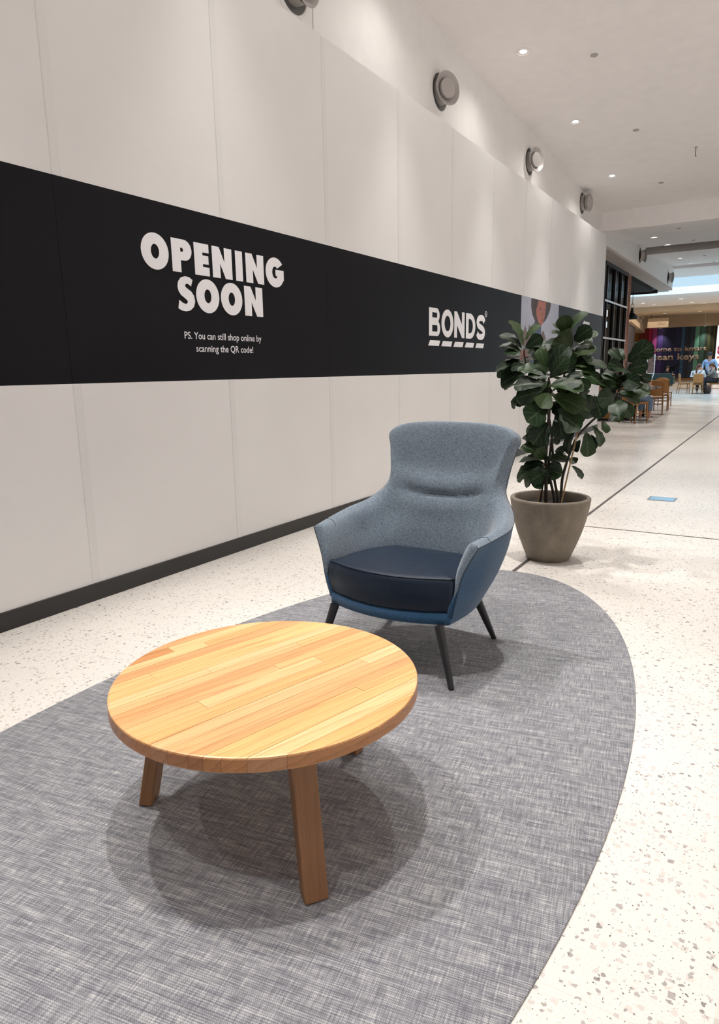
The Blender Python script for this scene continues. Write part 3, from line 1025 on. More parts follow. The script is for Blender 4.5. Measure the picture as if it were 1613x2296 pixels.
KI = [  # inside: edge of the roll, then down to below the seat
    [(.338, -.178, .566), (.306, -.200, .47), (.303, -.214, .40), (.309, -.222, .345)],
    [(.348, -.04, .572), (.318, -.05, .49), (.300, -.05, .41), (.285, -.05, .32)],
    [(.345, .07, .585), (.315, .07, .50), (.290, .06, .42), (.27, .05, .32)],
    [(.308, .19, .61), (.278, .165, .52), (.25, .145, .43), (.225, .13, .32)],
    [(.265, .265, .695), (.225, .225, .57), (.20, .185, .46), (.18, .16, .32)],
    [(.285, .325, .845), (.215, .275, .67), (.17, .21, .50), (.14, .17, .32)],
    [(.295, .352, .918), (.18, .30, .71), (.13, .222, .52), (.10, .172, .32)],
    [(.205, .372, .962), (.10, .305, .73), (.07, .228, .53), (.055, .175, .32)],
    [(0, .378, .972), (0, .310, .73), (0, .232, .53), (0, .176, .32)]]


def mirror(K):
    return K+[[(-p[0], p[1], p[2]) for p in r] for r in K[-2::-1]]


NT, NR = 8, 6


def surface(K):
    cols = [cr(r, NR) for r in K]          # along r for every key
    rows = []
    for j in range(len(cols[0])):
        rows.append(cr([c[j] for c in cols], NT))
    return rows                             # rows[j][i]


so = surface(mirror(KO))
def cheek(r, end):
    # the cover is drawn round the front of the shell under the arms
    p, z = r[end], r[end][2]
    f = max(0, min(1, (.40-z)/.07))
    sg = 1 if p[0] > 0 else -1
    return [(p[0]-sg*.040*f, p[1]+.012*f, z), (p[0]-sg*.016*f, p[1]-.010*f, z)]


MB().grid([cheek(r, 0)+list(r)+cheek(r, -1)[::-1] for r in so]).build('outer_shell', M['outer'], ch, smooth=True, fix=True)
Kin = []
for o_, i_ in zip(KO, KI):
    R_, Ri = Vector(o_[3]), Vector(i_[0])
    mid = (R_+Ri)/2
    d = (mid-(Vector(o_[2])+Vector(i_[1]))/2)
    d = d.normalized()*(R_-Ri).length*.30
    Kin.append([tuple(R_), tuple(mid+d), tuple(Ri)]+list(i_[1:]))
NR = 14
si = surface(mirror(Kin))


def pad(p):
    u, v, z = p
    f = max(0, 1-(abs(u)/.27)**4)
    if v > .1 and z > .45:
        zc_ = .672+.018*(u/.2)**2
        v += .016*math.exp(-((z-zc_)/.0065)**2)*f*max(0, 1-(abs(u-.02)/.20)**6)
        v -= .017*math.exp(-((z-zc_-.045)/.045)**2)*f*(1 if z > zc_ else .6)
        v -= .010*math.exp(-((z-zc_+.05)/.05)**2)*f
    return (u, v, z)


si = [[pad(p) for p in r] for r in si]
# the padded roll turns round the front edge of the arms
fr = []
nrow = len(si)
for side in (0, -1):
    col = []
    for j in range(nrow):
        if j <= 2*NR:
            col.append(so[-1][side])
        else:
            r = (1-(j-2*NR)/(nrow-1-2*NR))*(len(so)-1)
            k = int(r)
            a, b = Vector(so[k][side]), Vector(so[min(k+1, len(so)-1)][side])
            p = a+(b-a)*(r-k)
            col.append((p.x, p.y, max(p.z, .345)))
    fr.append(col)
rows = []
for j in range(nrow):
    r = si[j]

    def bul(a, b):
        m_ = (Vector(a)+Vector(b))/2
        g = (Vector(a)-Vector(b)).length
        return (m_.x, m_.y-.22*g, m_.z+.05*g)
    rows.append([fr[0][j], bul(fr[0][j], r[0])]+list(r)+[bul(fr[1][j], r[-1]), fr[1][j]])
MB().grid(rows).build('inner_upholstery', M['inner'], ch, smooth=True, fix=True)
rim = [so[j][0] for j in range(2, len(so))]+list(so[-1][1:-1])+[so[j][-1] for j in range(len(so)-1, 1, -1)]
MB().tube(rim, .0016, 6).build('piping', M['piping'], ch, smooth=True)
for side in (5, -6):
    pts = [Vector(si[j][side])+Vector((0, -.001, .0012)) for j in range(0, 2*NR+3)]
    MB().tube(pts, .0011, 5).build('seam', M['piping'], ch)


def outline(w, f, bulge, rear, n=5, k=1.0):
    half = [(w*x, f-bulge*(1-x*x)) for x in (-1, -.85, -.6, -.3, 0, .3, .6, .85, 1)]
    side = [(w*.985, f+.06), (w*.95, f+.16), (w*.87, f+.26), (w*.76, rear-.07), (w*.60, rear-.012)]
    back = [(w*.28, rear), (0, rear+.004), (-w*.28, rear)]
    return cr(half+side+back+[(-a, b) for a, b in side[::-1]], n, True)


def inset(P, d):
    n = len(P)
    out = []
    for i in range(n):
        a, b = P[i-1], P[(i+1) % n]
        tx, ty = b[0]-a[0], b[1]-a[1]
        l = math.hypot(tx, ty) or 1
        out.append((P[i][0]-ty/l*d, P[i][1]+tx/l*d))
    return out


ol = outline(.2965, -.214, .080, .172)
mb = MB()
lay = [(.286, .022), (.290, .008), (.300, .000), (.335, -.008), (.375, -.009), (.410, -.004), (.424, .001), (.430, .006), (.4335, .013), (.437, .035), (.443, .09), (.447, .16)]
ringz = []
for z, d in lay:
    pts = inset(ol, min(d, .03))
    if d > .03:
        s_ = 1-(d-.03)/.20
        pts = [(p[0]*s_, (p[1]+.03)*s_-.03) for p in pts]
    ringz.append([(p[0], p[1], z) for p in pts])
n = len(ol)
mb.grid(ringz, wrap=True)
mb.f += [tuple(range(n-1, -1, -1)), tuple(range((len(lay)-1)*n, len(lay)*n))]
cu = mb.build('seat_cushion', M['leather'], ch, smooth=True, angle=1.0)
sm = [(p[0], p[1], .4312) for p in inset(ol, .0055)]
MB().tube(sm[-2:]+sm[:46], .0032, 6).build('cushion_seam', M['leather'], cu, smooth=True)
st = MB()
for q in range(0, 44):
    a = inset(ol, .0115)
    p, r = a[q], a[q+1]
    for t0 in (.05, .38, .71):
        st.tube([(p[0]+(r[0]-p[0])*t0, p[1]+(r[1]-p[1])*t0, .4335), (p[0]+(r[0]-p[0])*(t0+.2), p[1]+(r[1]-p[1])*(t0+.2), .4335)], .0008, 4)
s_ = st.build('stitching', M['thread'], cu)
s_['kind'] = 'stuff'
ob = outline(.288, -.222, .070, .235)
mb = MB()
mb.grid([[(p[0], p[1], z) for p in inset(ob, d)] for z, d in ((.238, .02), (.241, .006), (.248, 0), (.285, 0), (.291, .006), (.293, .03))], wrap=True)
n = len(ob)
mb.f += [tuple(range(n-1, -1, -1)), tuple(range(5*n, 6*n))]
MB.build(mb, 'base', M['outer'], ch, smooth=True, angle=1.0)
for sgn in (1, -1):
    for tp, ft in (((.252, -.248, .245), (.322, -.281, .004)), ((.268, .095, .262), (.275, .300, .004))):
        a, b = Vector((tp[0]*sgn, tp[1], tp[2])), Vector((ft[0]*sgn, ft[1], ft[2]))
        lg = MB().tube([a, a+(b-a)*.5, b], [.0205, .0165, .0118], 14).build('leg', M['iron'], ch, smooth=True, angle=.8)
        MB().tube([b+Vector((0, 0, .004)), b-Vector((0, 0, .004))], [.0128, .0118], 12).build('foot_cap', M['black'], lg)

# ------------------------------------------------------------------ fiddle leaf fig in its concrete pot
PX, PY = -1.256, 4.426
pt = thing('potted_fig', 'tall leafy fiddle-leaf fig in a grey concrete pot behind the armchair', 'plant', (PX, PY, 0))
prof = [(.128, 0), (.138, .004), (.150, .03), (.178, .10), (.208, .18), (.234, .27), (.252, .36), (.258, .405), (.258, .415), (.253, .420), (.234, .420), (.230, .415), (.226, .36), (.222, .345)]
MB().lathe(prof, 64, (0, 0, 0)).build('pot', M['pot'], pt, smooth=True, angle=.9)
mb = MB()
rows_ = []
for r in (0.002, .05, .10, .15, .20, .2265):
    rows_.append([(r*math.cos(a*PI/16), r*math.sin(a*PI/16), .352+random.uniform(-.006, .006)) for a in range(32)])
mb.grid(rows_, wrap=True).build('soil', M['soil'], pt, smooth=True)
rk = bmesh.new()
bmesh.ops.create_icosphere(rk, subdivisions=2, radius=.028)
mr = MB()
mr.v = [(v.co.x*1.3+.06+random.uniform(-.004, .004), v.co.y-.05+random.uniform(-.004, .004), v.co.z*.55+.362+random.uniform(-.003, .003)) for v in rk.verts]
mr.f = [tuple(v.index for v in f.verts) for f in rk.faces]
rk.free()
mr.build('stone', M['grey'], pt)
LEAVES=[
(-1.478,4.45,1.385,-1.561,4.45,1.541,-.156,-.984,-.083,.106),
(-1.474,4.46,1.425,-1.389,4.46,1.516,-.525,.698,.488,.075),
(-1.459,4.42,1.375,-1.362,4.42,1.442,-.552,-.205,.808,.075),
(-1.481,4.45,1.371,-1.622,4.45,1.453,-.18,-.933,-.311,.098),
(-1.473,4.43,1.342,-1.616,4.43,1.395,-.102,-.955,-.278,.092),
(-1.465,4.4,1.325,-1.574,4.4,1.359,-.158,-.849,-.504,.068),
(-1.435,4.42,1.363,-1.309,4.42,1.39,-.153,.669,.727,.077),
(-1.437,4.4,1.344,-1.339,4.4,1.363,-.153,.615,.773,.06),
(-1.459,4.42,1.291,-1.631,4.42,1.254,.129,-.79,-.599,.105),
(-1.474,4.44,1.268,-1.628,4.44,1.213,.268,-.612,-.744,.098),
(-1.433,4.38,1.268,-1.522,4.38,1.255,.129,-.384,-.914,.054),
(-1.272,4.33,1.196,-1.443,4.33,1.248,-.139,-.878,-.458,.107),
(-1.442,4.43,1.217,-1.601,4.43,1.158,.309,-.461,-.832,.102),
(-1.516,4.46,1.148,-1.587,4.446,1.113,.381,-.793,-.474,.051),
(-1.255,4.3,1.205,-1.157,4.3,1.358,-.839,.11,.534,.109),
(-1.237,4.25,1.195,-1.152,4.25,1.305,-.773,-.217,.596,.086),
(-1.285,4.32,1.254,-1.326,4.32,1.359,-.898,-.267,-.349,.068),
(-1.262,4.3,1.18,-1.374,4.3,1.212,-.175,-.763,-.622,.07),
(-1.261,4.27,1.151,-1.442,4.27,1.138,.052,-.679,-.732,.109),
(-1.249,4.26,1.14,-1.068,4.26,1.156,-.058,.721,.691,.109),
(-1.237,4.24,1.135,-1.053,4.24,1.124,.036,.801,.597,.11),
(-1.248,4.26,1.121,-1.422,4.26,1.069,.282,-.224,-.933,.109),
(-1.236,4.24,1.103,-1.252,4.145,1.022,.862,.236,-.448,.101),
(-1.228,4.26,1.091,-1.048,4.26,1.012,.337,.557,.759,.118),
(-1.448,4.36,1.099,-1.499,4.36,1.007,.677,-.633,-.375,.063),
(-1.439,4.38,1.087,-1.477,4.357,1.021,.799,.242,-.55,.054),
(-1.287,4.34,1.016,-1.346,4.211,.935,.665,.158,-.73,.141),
(-1.264,4.36,.919,-1.327,4.277,.792,.821,.197,-.536,.129),
(-1.21,4.32,.995,-1.054,4.32,.943,.315,.143,.938,.113),
(-1.19,4.3,.978,-1.045,4.231,.897,.546,.202,.813,.119),
(-1.212,4.36,.965,-1.166,4.309,.83,.938,.275,.21,.107),
(-1.212,4.5,1.452,-1.224,4.444,1.56,-.942,-.243,-.232,.09),
(-1.196,4.48,1.456,-1.099,4.48,1.568,-.513,.735,.444,.089),
(-1.16,4.46,1.41,-1.06,4.424,1.483,-.618,-.188,.763,.086),
(-1.223,4.52,1.456,-1.297,4.52,1.523,-.345,-.857,-.382,.06),
(-1.229,4.52,1.451,-1.303,4.505,1.478,-.009,-.87,-.494,.051),
(-1.162,4.46,1.378,-1.205,4.368,1.451,.737,.173,.653,.101),
(-1.162,4.44,1.372,-1.254,4.383,1.407,-.32,-.058,-.946,.091),
(-1.173,4.42,1.358,-1.309,4.42,1.396,-.227,-.51,-.83,.085),
(-1.156,4.46,1.378,-1.029,4.46,1.448,-.289,.804,.519,.087),
(-1.134,4.48,1.38,-1.061,4.507,1.389,-.323,.637,.7,.051),
(-1.158,4.46,1.35,-1.062,4.46,1.361,-.079,.707,.703,.058),
(-1.173,4.43,1.309,-1.031,4.43,1.36,-.208,.781,.589,.09),
(-1.123,4.48,1.328,-1.05,4.447,1.287,.536,.771,.343,.051),
(-1.166,4.45,1.276,-.974,4.45,1.248,.036,.968,.248,.116),
(-1.154,4.42,1.262,-1.056,4.42,1.263,-.006,.754,.656,.059),
(-1.151,4.42,1.257,-1.025,4.42,1.228,.132,.811,.57,.078),
(-1.198,4.38,1.23,-1.148,4.439,1.246,-.227,-.058,.972,.066),
(-1.109,4.4,1.224,-.982,4.4,1.157,.306,.75,.587,.086),
(-1.166,4.3,1.193,-1.064,4.3,1.2,-.042,.782,.622,.061),
(-1.114,4.34,1.186,-1.025,4.34,1.137,.481,.136,.866,.064),
(-1.097,4.4,1.147,-1.069,4.443,1.085,.824,.218,.524,.06),
(-1.228,4.46,1.291,-1.132,4.409,1.316,-.294,-.09,.951,.072),
(-1.252,4.44,1.32,-1.296,4.374,1.334,-.238,-.052,-.97,.069),
(-1.32,4.4,1.321,-1.403,4.467,1.307,.233,.086,-.969,.07),
(-1.383,4.4,1.306,-1.289,4.382,1.248,.538,.158,.828,.074),
(-.832,4.44,1.277,-.703,4.403,1.367,-.589,-.115,.8,.109),
(-.862,4.47,1.283,-.931,4.47,1.349,-.558,-.587,-.586,.057),
(-.848,4.48,1.288,-.902,4.513,1.349,-.774,-.445,-.451,.051),
(-.824,4.41,1.233,-.711,4.358,1.259,-.25,-.043,.967,.084),
(-.834,4.42,1.235,-.916,4.395,1.271,-.38,-.075,-.922,.068),
(-.801,4.4,1.209,-.892,4.4,1.247,-.211,-.836,-.507,.06),
(-.847,4.42,1.188,-.742,4.334,1.146,.432,.095,.897,.096),
(-.782,4.46,1.192,-.698,4.46,1.173,.211,.322,.923,.052),
(-.85,4.42,1.159,-.955,4.42,1.21,-.342,-.636,-.692,.07),
(-.868,4.4,1.13,-.956,4.4,1.162,-.345,-.094,-.934,.063),
(-.939,4.5,1.198,-1.007,4.556,1.193,-.348,-.502,-.792,.051),
(-.884,4.4,1.098,-.979,4.4,1.155,-.165,-.946,-.278,.066),
(-.862,4.38,1.096,-.7,4.38,1.099,-.012,.716,.698,.097),
(-.861,4.42,1.086,-.756,4.42,1.036,.207,.875,.437,.07),
(-.838,4.42,1.127,-.717,4.42,1.105,.093,.846,.526,.074),
(-.869,4.36,1.067,-.94,4.254,1.069,.034,-.035,-.999,.106),
(-.859,4.34,1.052,-.819,4.239,.978,.951,.199,.238,.097),
(-.869,4.4,1.063,-.783,4.4,.965,.626,.557,.546,.078),
(-.882,4.42,.994,-.83,4.341,.94,.829,.196,.524,.078),
(-.996,4.36,1.088,-.947,4.36,.962,.91,.221,.352,.09),
(-1.009,4.42,1.075,-1.049,4.366,1.052,.69,-.227,-.688,.051),
(-.985,4.4,.953,-1.054,4.287,1.027,-.567,-.181,-.803,.121),
(-.953,4.42,.925,-.914,4.381,.863,.746,.664,.042,.051),
(-1.016,4.42,.898,-.964,4.42,.777,.341,.928,.148,.079),
(-1.033,4.36,.866,-1.018,4.36,.722,.825,.558,.087,.087),
(-1.016,4.42,.842,-.995,4.42,.753,.492,.863,.115,.055),
(-1.109,4.42,.868,-1.147,4.42,.727,.694,-.695,-.19,.088),
(-1.08,4.44,.802,-1.126,4.47,.731,.849,.089,-.52,.051),
(-1.159,4.44,.675,-1.222,4.405,.696,.16,-.708,-.687,.051),
(-1.153,4.46,.676,-1.096,4.4,.657,.657,.419,.627,.051),
(-1.127,4.4,.638,-1.056,4.4,.567,.223,.949,.223,.06),
(-1.267,4.52,.708,-1.191,4.47,.722,.116,.436,.892,.051),
(-1.206,4.5,.85,-1.252,4.5,.769,.776,-.446,-.445,.056),
(-1.309,4.44,.793,-1.41,4.44,.869,-.582,-.251,-.774,.084),
(-1.299,4.4,.777,-1.428,4.4,.805,-.093,-.895,-.435,.079),
(-1.307,4.42,.746,-1.415,4.42,.777,-.254,-.373,-.892,.068),
(-1.284,4.36,.684,-1.422,4.36,.747,-.23,-.835,-.5,.091),
(-1.289,4.38,.666,-1.319,4.315,.739,-.758,-.3,-.579,.077),
(-1.271,4.36,.67,-1.43,4.36,.647,.039,-.962,-.272,.096),
(-1.313,4.38,.691,-1.401,4.38,.663,.212,-.714,-.667,.055),
(-1.276,4.36,.643,-1.403,4.36,.63,.066,-.764,-.641,.076),
(-1.27,4.34,.637,-1.436,4.34,.545,.328,-.739,-.588,.114),
(-1.292,4.36,.599,-1.399,4.36,.503,.499,-.665,-.555,.086),
(-1.252,4.32,.612,-1.327,4.271,.55,.609,.06,-.791,.089),
(-1.31,4.38,.536,-1.326,4.301,.499,.777,.132,-.615,.078),
(-1.262,4.36,.571,-1.307,4.432,.508,-.887,-.192,.419,.07),
(-1.27,4.36,.623,-1.179,4.324,.639,-.128,.104,.986,.063),
(-1.257,4.38,.604,-1.153,4.28,.597,.266,.215,.94,.097),
(-1.298,4.36,.671,-1.206,4.36,.682,-.076,.748,.659,.056),
(-1.272,4.45,1.039,-1.187,4.383,.972,.709,.234,.666,.086),
(-1.348,4.46,1.052,-1.39,4.361,.999,.623,.154,-.767,.102),
(-1.224,4.42,1.125,-1.136,4.345,1.058,.701,.213,.681,.089),
(-1.273,4.4,1.153,-1.307,4.325,1.122,.508,.128,-.852,.075),
(-1.175,4.44,1.18,-1.189,4.367,1.098,.905,.234,-.356,.085),
(-1.368,4.46,.863,-1.398,4.41,.793,.836,.213,-.505,.073),
(-1.194,4.46,1.025,-1.109,4.384,.973,.639,.208,.741,.084),
(-1.5,4.57,1.322,-1.626,4.598,1.33,-.17,-.888,.427,.08),
(-1.491,4.553,1.316,-1.405,4.611,1.298,-.563,.715,-.414,.065),
(-1.491,4.578,1.365,-1.367,4.549,1.394,.1,.887,.45,.081),
(-1.485,4.458,1.323,-1.449,4.55,1.3,-.925,.378,.049,.063),
(-1.482,4.517,1.298,-1.567,4.415,1.304,.771,-.634,.06,.083),
(-1.511,4.579,1.285,-1.451,4.485,1.317,.731,.583,.355,.072),
(-1.503,4.55,1.363,-1.591,4.613,1.413,-.673,-.502,-.543,.074),
(-1.451,4.477,1.366,-1.325,4.397,1.368,.529,.836,.143,.092),
(-1.513,4.551,1.316,-1.526,4.658,1.27,-.761,-.334,-.556,.072),
(-1.264,4.382,1.192,-1.161,4.457,1.133,-.386,.833,.396,.087),
(-1.273,4.375,1.154,-1.288,4.252,1.108,.833,-.277,.479,.082),
(-1.287,4.385,1.181,-1.182,4.365,1.224,.347,.808,-.476,.071),
(-1.323,4.461,1.159,-1.41,4.354,1.102,.621,-.695,.361,.093),
(-1.298,4.393,1.117,-1.325,4.484,1.074,-.938,-.329,-.106,.065),
(-1.301,4.398,1.136,-1.402,4.429,1.202,-.342,-.935,-.089,.077),
(-1.253,4.37,1.184,-1.166,4.313,1.228,.359,.849,.388,.07),
(-1.259,4.376,1.098,-1.149,4.339,1.157,.262,.96,.098,.081),
(-1.336,4.475,1.2,-1.328,4.583,1.231,-.888,.185,-.421,.07),
(-1.271,4.373,1.172,-1.29,4.273,1.126,.985,-.153,-.076,.069),
(-1.256,4.386,1.135,-1.172,4.338,1.108,.548,.779,.306,.063),
(-1.282,4.373,1.198,-1.354,4.451,1.212,-.705,-.684,.19,.066),
(-1.266,4.435,1.092,-1.304,4.337,1.107,.773,-.208,.6,.066),
(-1.328,4.441,1.1,-1.214,4.414,1.039,.246,.969,.022,.082),
(-1.216,4.6,1.336,-1.094,4.662,1.35,-.338,.779,-.529,.085),
(-1.207,4.573,1.302,-1.092,4.505,1.287,.382,.758,-.529,.083),
(-1.201,4.573,1.327,-1.116,4.474,1.344,.734,.659,.163,.081),
(-1.191,4.48,1.309,-1.267,4.389,1.389,.615,-.744,-.261,.089),
(-1.217,4.546,1.299,-1.306,4.58,1.342,-.475,-.822,-.313,.065),
(-1.233,4.533,1.311,-1.218,4.652,1.344,-.974,.165,-.154,.077),
(-1.172,4.471,1.339,-1.206,4.573,1.366,-.815,-.384,.433,.068),
(-1.186,4.527,1.305,-1.084,4.444,1.286,.62,.671,.406,.083),
(-1.227,4.589,1.293,-1.133,4.501,1.283,.677,.691,.253,.08),
(-1.241,4.579,1.321,-1.158,4.463,1.362,.726,.621,.295,.091),
(-1.219,4.506,1.324,-1.19,4.634,1.318,-.974,.225,.009,.081),
(-1.235,4.598,1.29,-1.324,4.625,1.249,-.063,-.888,-.456,.063),
(-.884,4.484,1.118,-.918,4.572,1.155,-.75,-.48,.455,.063),
(-.876,4.518,1.166,-.869,4.614,1.132,-.985,.018,-.169,.063),
(-.87,4.495,1.123,-.83,4.388,1.194,.779,.521,.347,.083),
(-.854,4.411,1.157,-.957,4.43,1.188,-.08,-.95,.301,.068),
(-.87,4.478,1.119,-.956,4.403,1.158,.506,-.777,-.376,.074),
(-.86,4.531,1.161,-.881,4.418,1.119,.98,-.112,-.164,.076),
(-.85,4.484,1.142,-.751,4.39,1.196,.675,.736,.047,.091),
(-.865,4.504,1.154,-.81,4.383,1.181,.805,.454,.382,.084),
(-.858,4.537,1.097,-.963,4.512,1.139,.001,-.862,-.506,.072),
(-.84,4.421,1.145,-.969,4.471,1.16,-.362,-.932,.017,.086),
(-1.304,4.398,.617,-1.27,4.292,.582,.839,.395,-.374,.072),
(-1.319,4.457,.652,-1.34,4.336,.707,.76,-.373,-.533,.083),
(-1.287,4.401,.609,-1.267,4.513,.618,-.929,.195,-.314,.071),
(-1.312,4.5,.623,-1.421,4.457,.604,.392,-.797,-.459,.074),
(-1.303,4.501,.643,-1.177,4.475,.653,.152,.901,.405,.08),
(-1.307,4.469,.628,-1.202,4.487,.695,-.245,.962,.117,.078),
(-1.292,4.454,.627,-1.334,4.346,.574,.906,-.408,.11,.079),
(-1.227,4.445,.996,-1.339,4.464,.953,-.004,-.916,-.4,.075),
(-1.234,4.451,1.042,-1.182,4.585,1.068,-.842,.23,.488,.091),
(-1.238,4.435,1.088,-1.222,4.546,1.118,-.977,.09,.195,.072),
(-1.267,4.505,1.077,-1.187,4.583,1.084,-.654,.636,.41,.07),
(-1.258,4.459,1.045,-1.35,4.515,1.054,-.447,-.8,.401,.067),
(-1.257,4.479,1.023,-1.174,4.365,1.048,.713,.602,.36,.089),
(-1.263,4.527,1.003,-1.321,4.66,.981,-.869,-.317,.38,.091),
(-1.219,4.427,1.001,-1.212,4.535,1.034,-.854,-.1,.511,.07),
]
STEMS=[
('stem',0.013,[(-1.276,4.4,0.407),(-1.281,4.38,0.678),(-1.275,4.36,0.825),(-1.26,4.34,0.96),(-1.259,4.32,1.1),(-1.26,4.3,1.194)]),
('stem',0.01,[(-1.237,4.45,0.408),(-1.274,4.457,0.542),(-1.285,4.464,0.615),(-1.278,4.471,0.748),(-1.256,4.479,0.952),(-1.223,4.486,1.151),(-1.2,4.493,1.346),(-1.203,4.5,1.452)]),
('stem',0.01,[(-1.22,4.47,0.412),(-1.249,4.47,0.545),(-1.269,4.47,0.748),(-1.303,4.47,0.951),(-1.389,4.47,1.124),(-1.463,4.47,1.282),(-1.481,4.47,1.377)]),
('stem',0.01,[(-1.172,4.38,0.431),(-1.172,4.385,0.542),(-1.155,4.389,0.632),(-1.139,4.394,0.693),(-1.12,4.398,0.756),(-1.086,4.403,0.833),(-1.004,4.407,0.927),(-0.953,4.412,0.972),(-0.884,4.416,1.046),(-0.854,4.421,1.129),(-0.829,4.425,1.23),(-0.831,4.43,1.277)]),
('stake',0.005,[(-1.152,4.32,0.417),(-1.084,4.37,0.856)]),
('stake',0.004,[(-1.317,4.36,0.399),(-1.301,4.36,0.513),(-1.281,4.36,0.628)]),
('stem',0.007,[(-1.318,4.42,0.41),(-1.301,4.41,0.505),(-1.287,4.4,0.623),(-1.293,4.39,0.784)]),
]

for nm, r, P in STEMS:
    P = [(p[0]-PX, p[1]-PY, p[2]) for p in P]
    a = P[0]
    d = math.hypot(a[0], a[1])
    k = min(1, .19/d) if d else 1
    P = [(a[0]*k, a[1]*k, .345)]+P
    if nm == 'stem':
        P = cr(P, 4)
        MB().tube(P, [r*(1-.45*i/(len(P)-1)) for i in range(len(P))], 8).build('stem', M['stem'], pt, smooth=True)
    else:
        MB().tube(P, r, 8).build('stake', M['cane'], pt, smooth=True)
WP = [(0, .035), (.07, .045), (.12, .26), (.22, .50), (.34, .60), (.48, .80), (.62, .97), (.74, 1.0), (.85, .90), (.93, .66), (.98, .36), (1, .10)]
rl = random.Random(3)
for L in LEAVES:
    p0, p1, sv, wd = Vector(L[0:3]), Vector(L[3:6]), Vector(L[6:9]), L[9]*1.16
    ax = p1-p0
    ax *= 1.14
    ln = ax.length
    ax.normalize()
    nn = ax.cross(sv)
    arch, fold, ph = rl.uniform(.04, .13), rl.uniform(.05, .28), rl.uniform(0, 6)
    curl = rl.uniform(-.05, .06)
    v, uvs = [], []
    for s, w in WP:
        for c in (-1, -.62, -.25, 0, .25, .62, 1):
            hw = w*wd/2*(1+.05*math.sin(ph+s*17+c*2))
            off = nn*(ln*arch*math.sin(PI*s)+abs(c)*hw*fold-ln*curl*s*s+(abs(c) > .9)*wd*.035*math.sin(ph*2+s*21)*(s > .15))
            q = p0+ax*(ln*s)+sv*(c*hw)+off
            v.append((q.x-PX, q.y-PY, q.z))
            uvs.append((.5+.5*c, s))
    f = []
    for j in range(len(WP)-1):
        for i in range(6):
            f.append((j*7+i, (j+1)*7+i, (j+1)*7+i+1, j*7+i+1))
    me = bpy.data.meshes.new('leaf')
    me.from_pydata(v, [], f)
    ul = me.uv_layers.new(name='UVMap')
    for lp in me.loops:
        ul.data[lp.index].uv = uvs[lp.vertex_index]
    me.shade_smooth()
    me.materials.append(M['leaf'])
    o = bpy.data.objects.new('leaf', me)
    COL.objects.link(o)
    o.parent = pt

# ------------------------------------------------------------------ steel floor access lid
fl = thing('floor_box', 'flush steel access lid in the terrazzo floor beside the dark joint', 'floor lid', (-.906, 6.985, 0))
MB().prism([(-.123, -.108), (.123, -.108), (.123, .108), (-.123, .108)], .0004, .0026).build('frame', M['steel'], fl)
MB().box(-.105, -.09, .0026, .105, .09, .0038).build('lid', plain('polished_steel', (.72, .76, .80), .08, metal=1, vary=.03), fl, bevel=.001)
MB().box(-.02, -.085, .0038, .02, -.065, .0046).build('handle', M['grey'], fl)

# ------------------------------------------------------------------ cafe shopfront: glazing, brick piers, dark interior
wd = tag(MB().box(-3.90, 17.30, 3.60, -3.81, 20.0, 3.684).box(-3.90, 17.30, 0, -3.81, 20.0, .10).build('window_1', M['black'], None), 'tall black framed cafe glazing with grey rails', kind='structure')
for k, yy in enumerate((17.30, 17.55, 18.40, 19.16, 19.93)):
    MB().box(-3.875, yy-.022, .1, -3.815, yy+.022, 3.60).build('mullion', M['black'], wd)
    if k:
        MB().box(-3.815, yy-.018, .1, -3.805, yy-.002, 3.60).build('edge_strip', M['steel'], wd)
for a, b in ((17.30, 17.55), (17.55, 18.40), (18.40, 19.16), (19.16, 19.93)):
    MB().box(-3.862, a+.035, .1, -3.854, b-.035, 3.60).build('pane', M['glass'], wd)
for zz in (2.80, 1.94):
    MB().box(-3.82, 17.28, zz-.022, -3.80, 19.97, zz+.022).build('rail', M['steel'], wd)
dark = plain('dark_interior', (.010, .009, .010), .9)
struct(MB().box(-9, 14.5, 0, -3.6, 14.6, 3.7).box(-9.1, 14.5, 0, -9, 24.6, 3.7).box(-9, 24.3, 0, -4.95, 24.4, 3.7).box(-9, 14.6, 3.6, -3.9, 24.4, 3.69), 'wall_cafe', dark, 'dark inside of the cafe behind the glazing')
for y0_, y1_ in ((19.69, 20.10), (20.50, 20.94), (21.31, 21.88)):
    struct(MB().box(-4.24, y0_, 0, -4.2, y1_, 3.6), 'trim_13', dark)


def pier(label, x0, x1, y0, y1, z1, single):
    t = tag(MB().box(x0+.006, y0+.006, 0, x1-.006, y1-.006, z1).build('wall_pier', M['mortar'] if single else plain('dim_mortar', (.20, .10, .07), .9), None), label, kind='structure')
    k, z = 0, .006
    L = .235
    full = half = None
    joined = MB()
    while z < z1-.03:
        h = min(.074, z1-z)
        y = y0-(L/2 if k % 2 else 0)
        while y < y1-.01:
            a, b = max(y, y0), min(y+L-.011, y1)
            if b-a > .03:
                if single:
                    MB().box(x0, a, z, x1, b, z+h).build('brick', M['brick'], t, fix=False)
                else:
                    joined.box(x0, a, z, x1, b, z+h)
            y += L
        z += .085
        k += 1
    if not single:
        tag(joined.build('bricks', M['brick'], t, fix=False), kind='stuff')


pier('red brick pier at the end of the cafe glazing', -4.06, -3.83, 20.0, 20.47, 3.684, True)
_bm = M['brick']
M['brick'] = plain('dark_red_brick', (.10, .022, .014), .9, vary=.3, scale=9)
pier('dark red brick pier seen inside the cafe, left one', -4.75, -4.5, 21.60, 21.95, 3.3, False)
pier('dark red brick pier seen inside the cafe, right one', -4.75, -4.5, 22.47, 22.76, 3.3, False)
M['brick'] = _bm

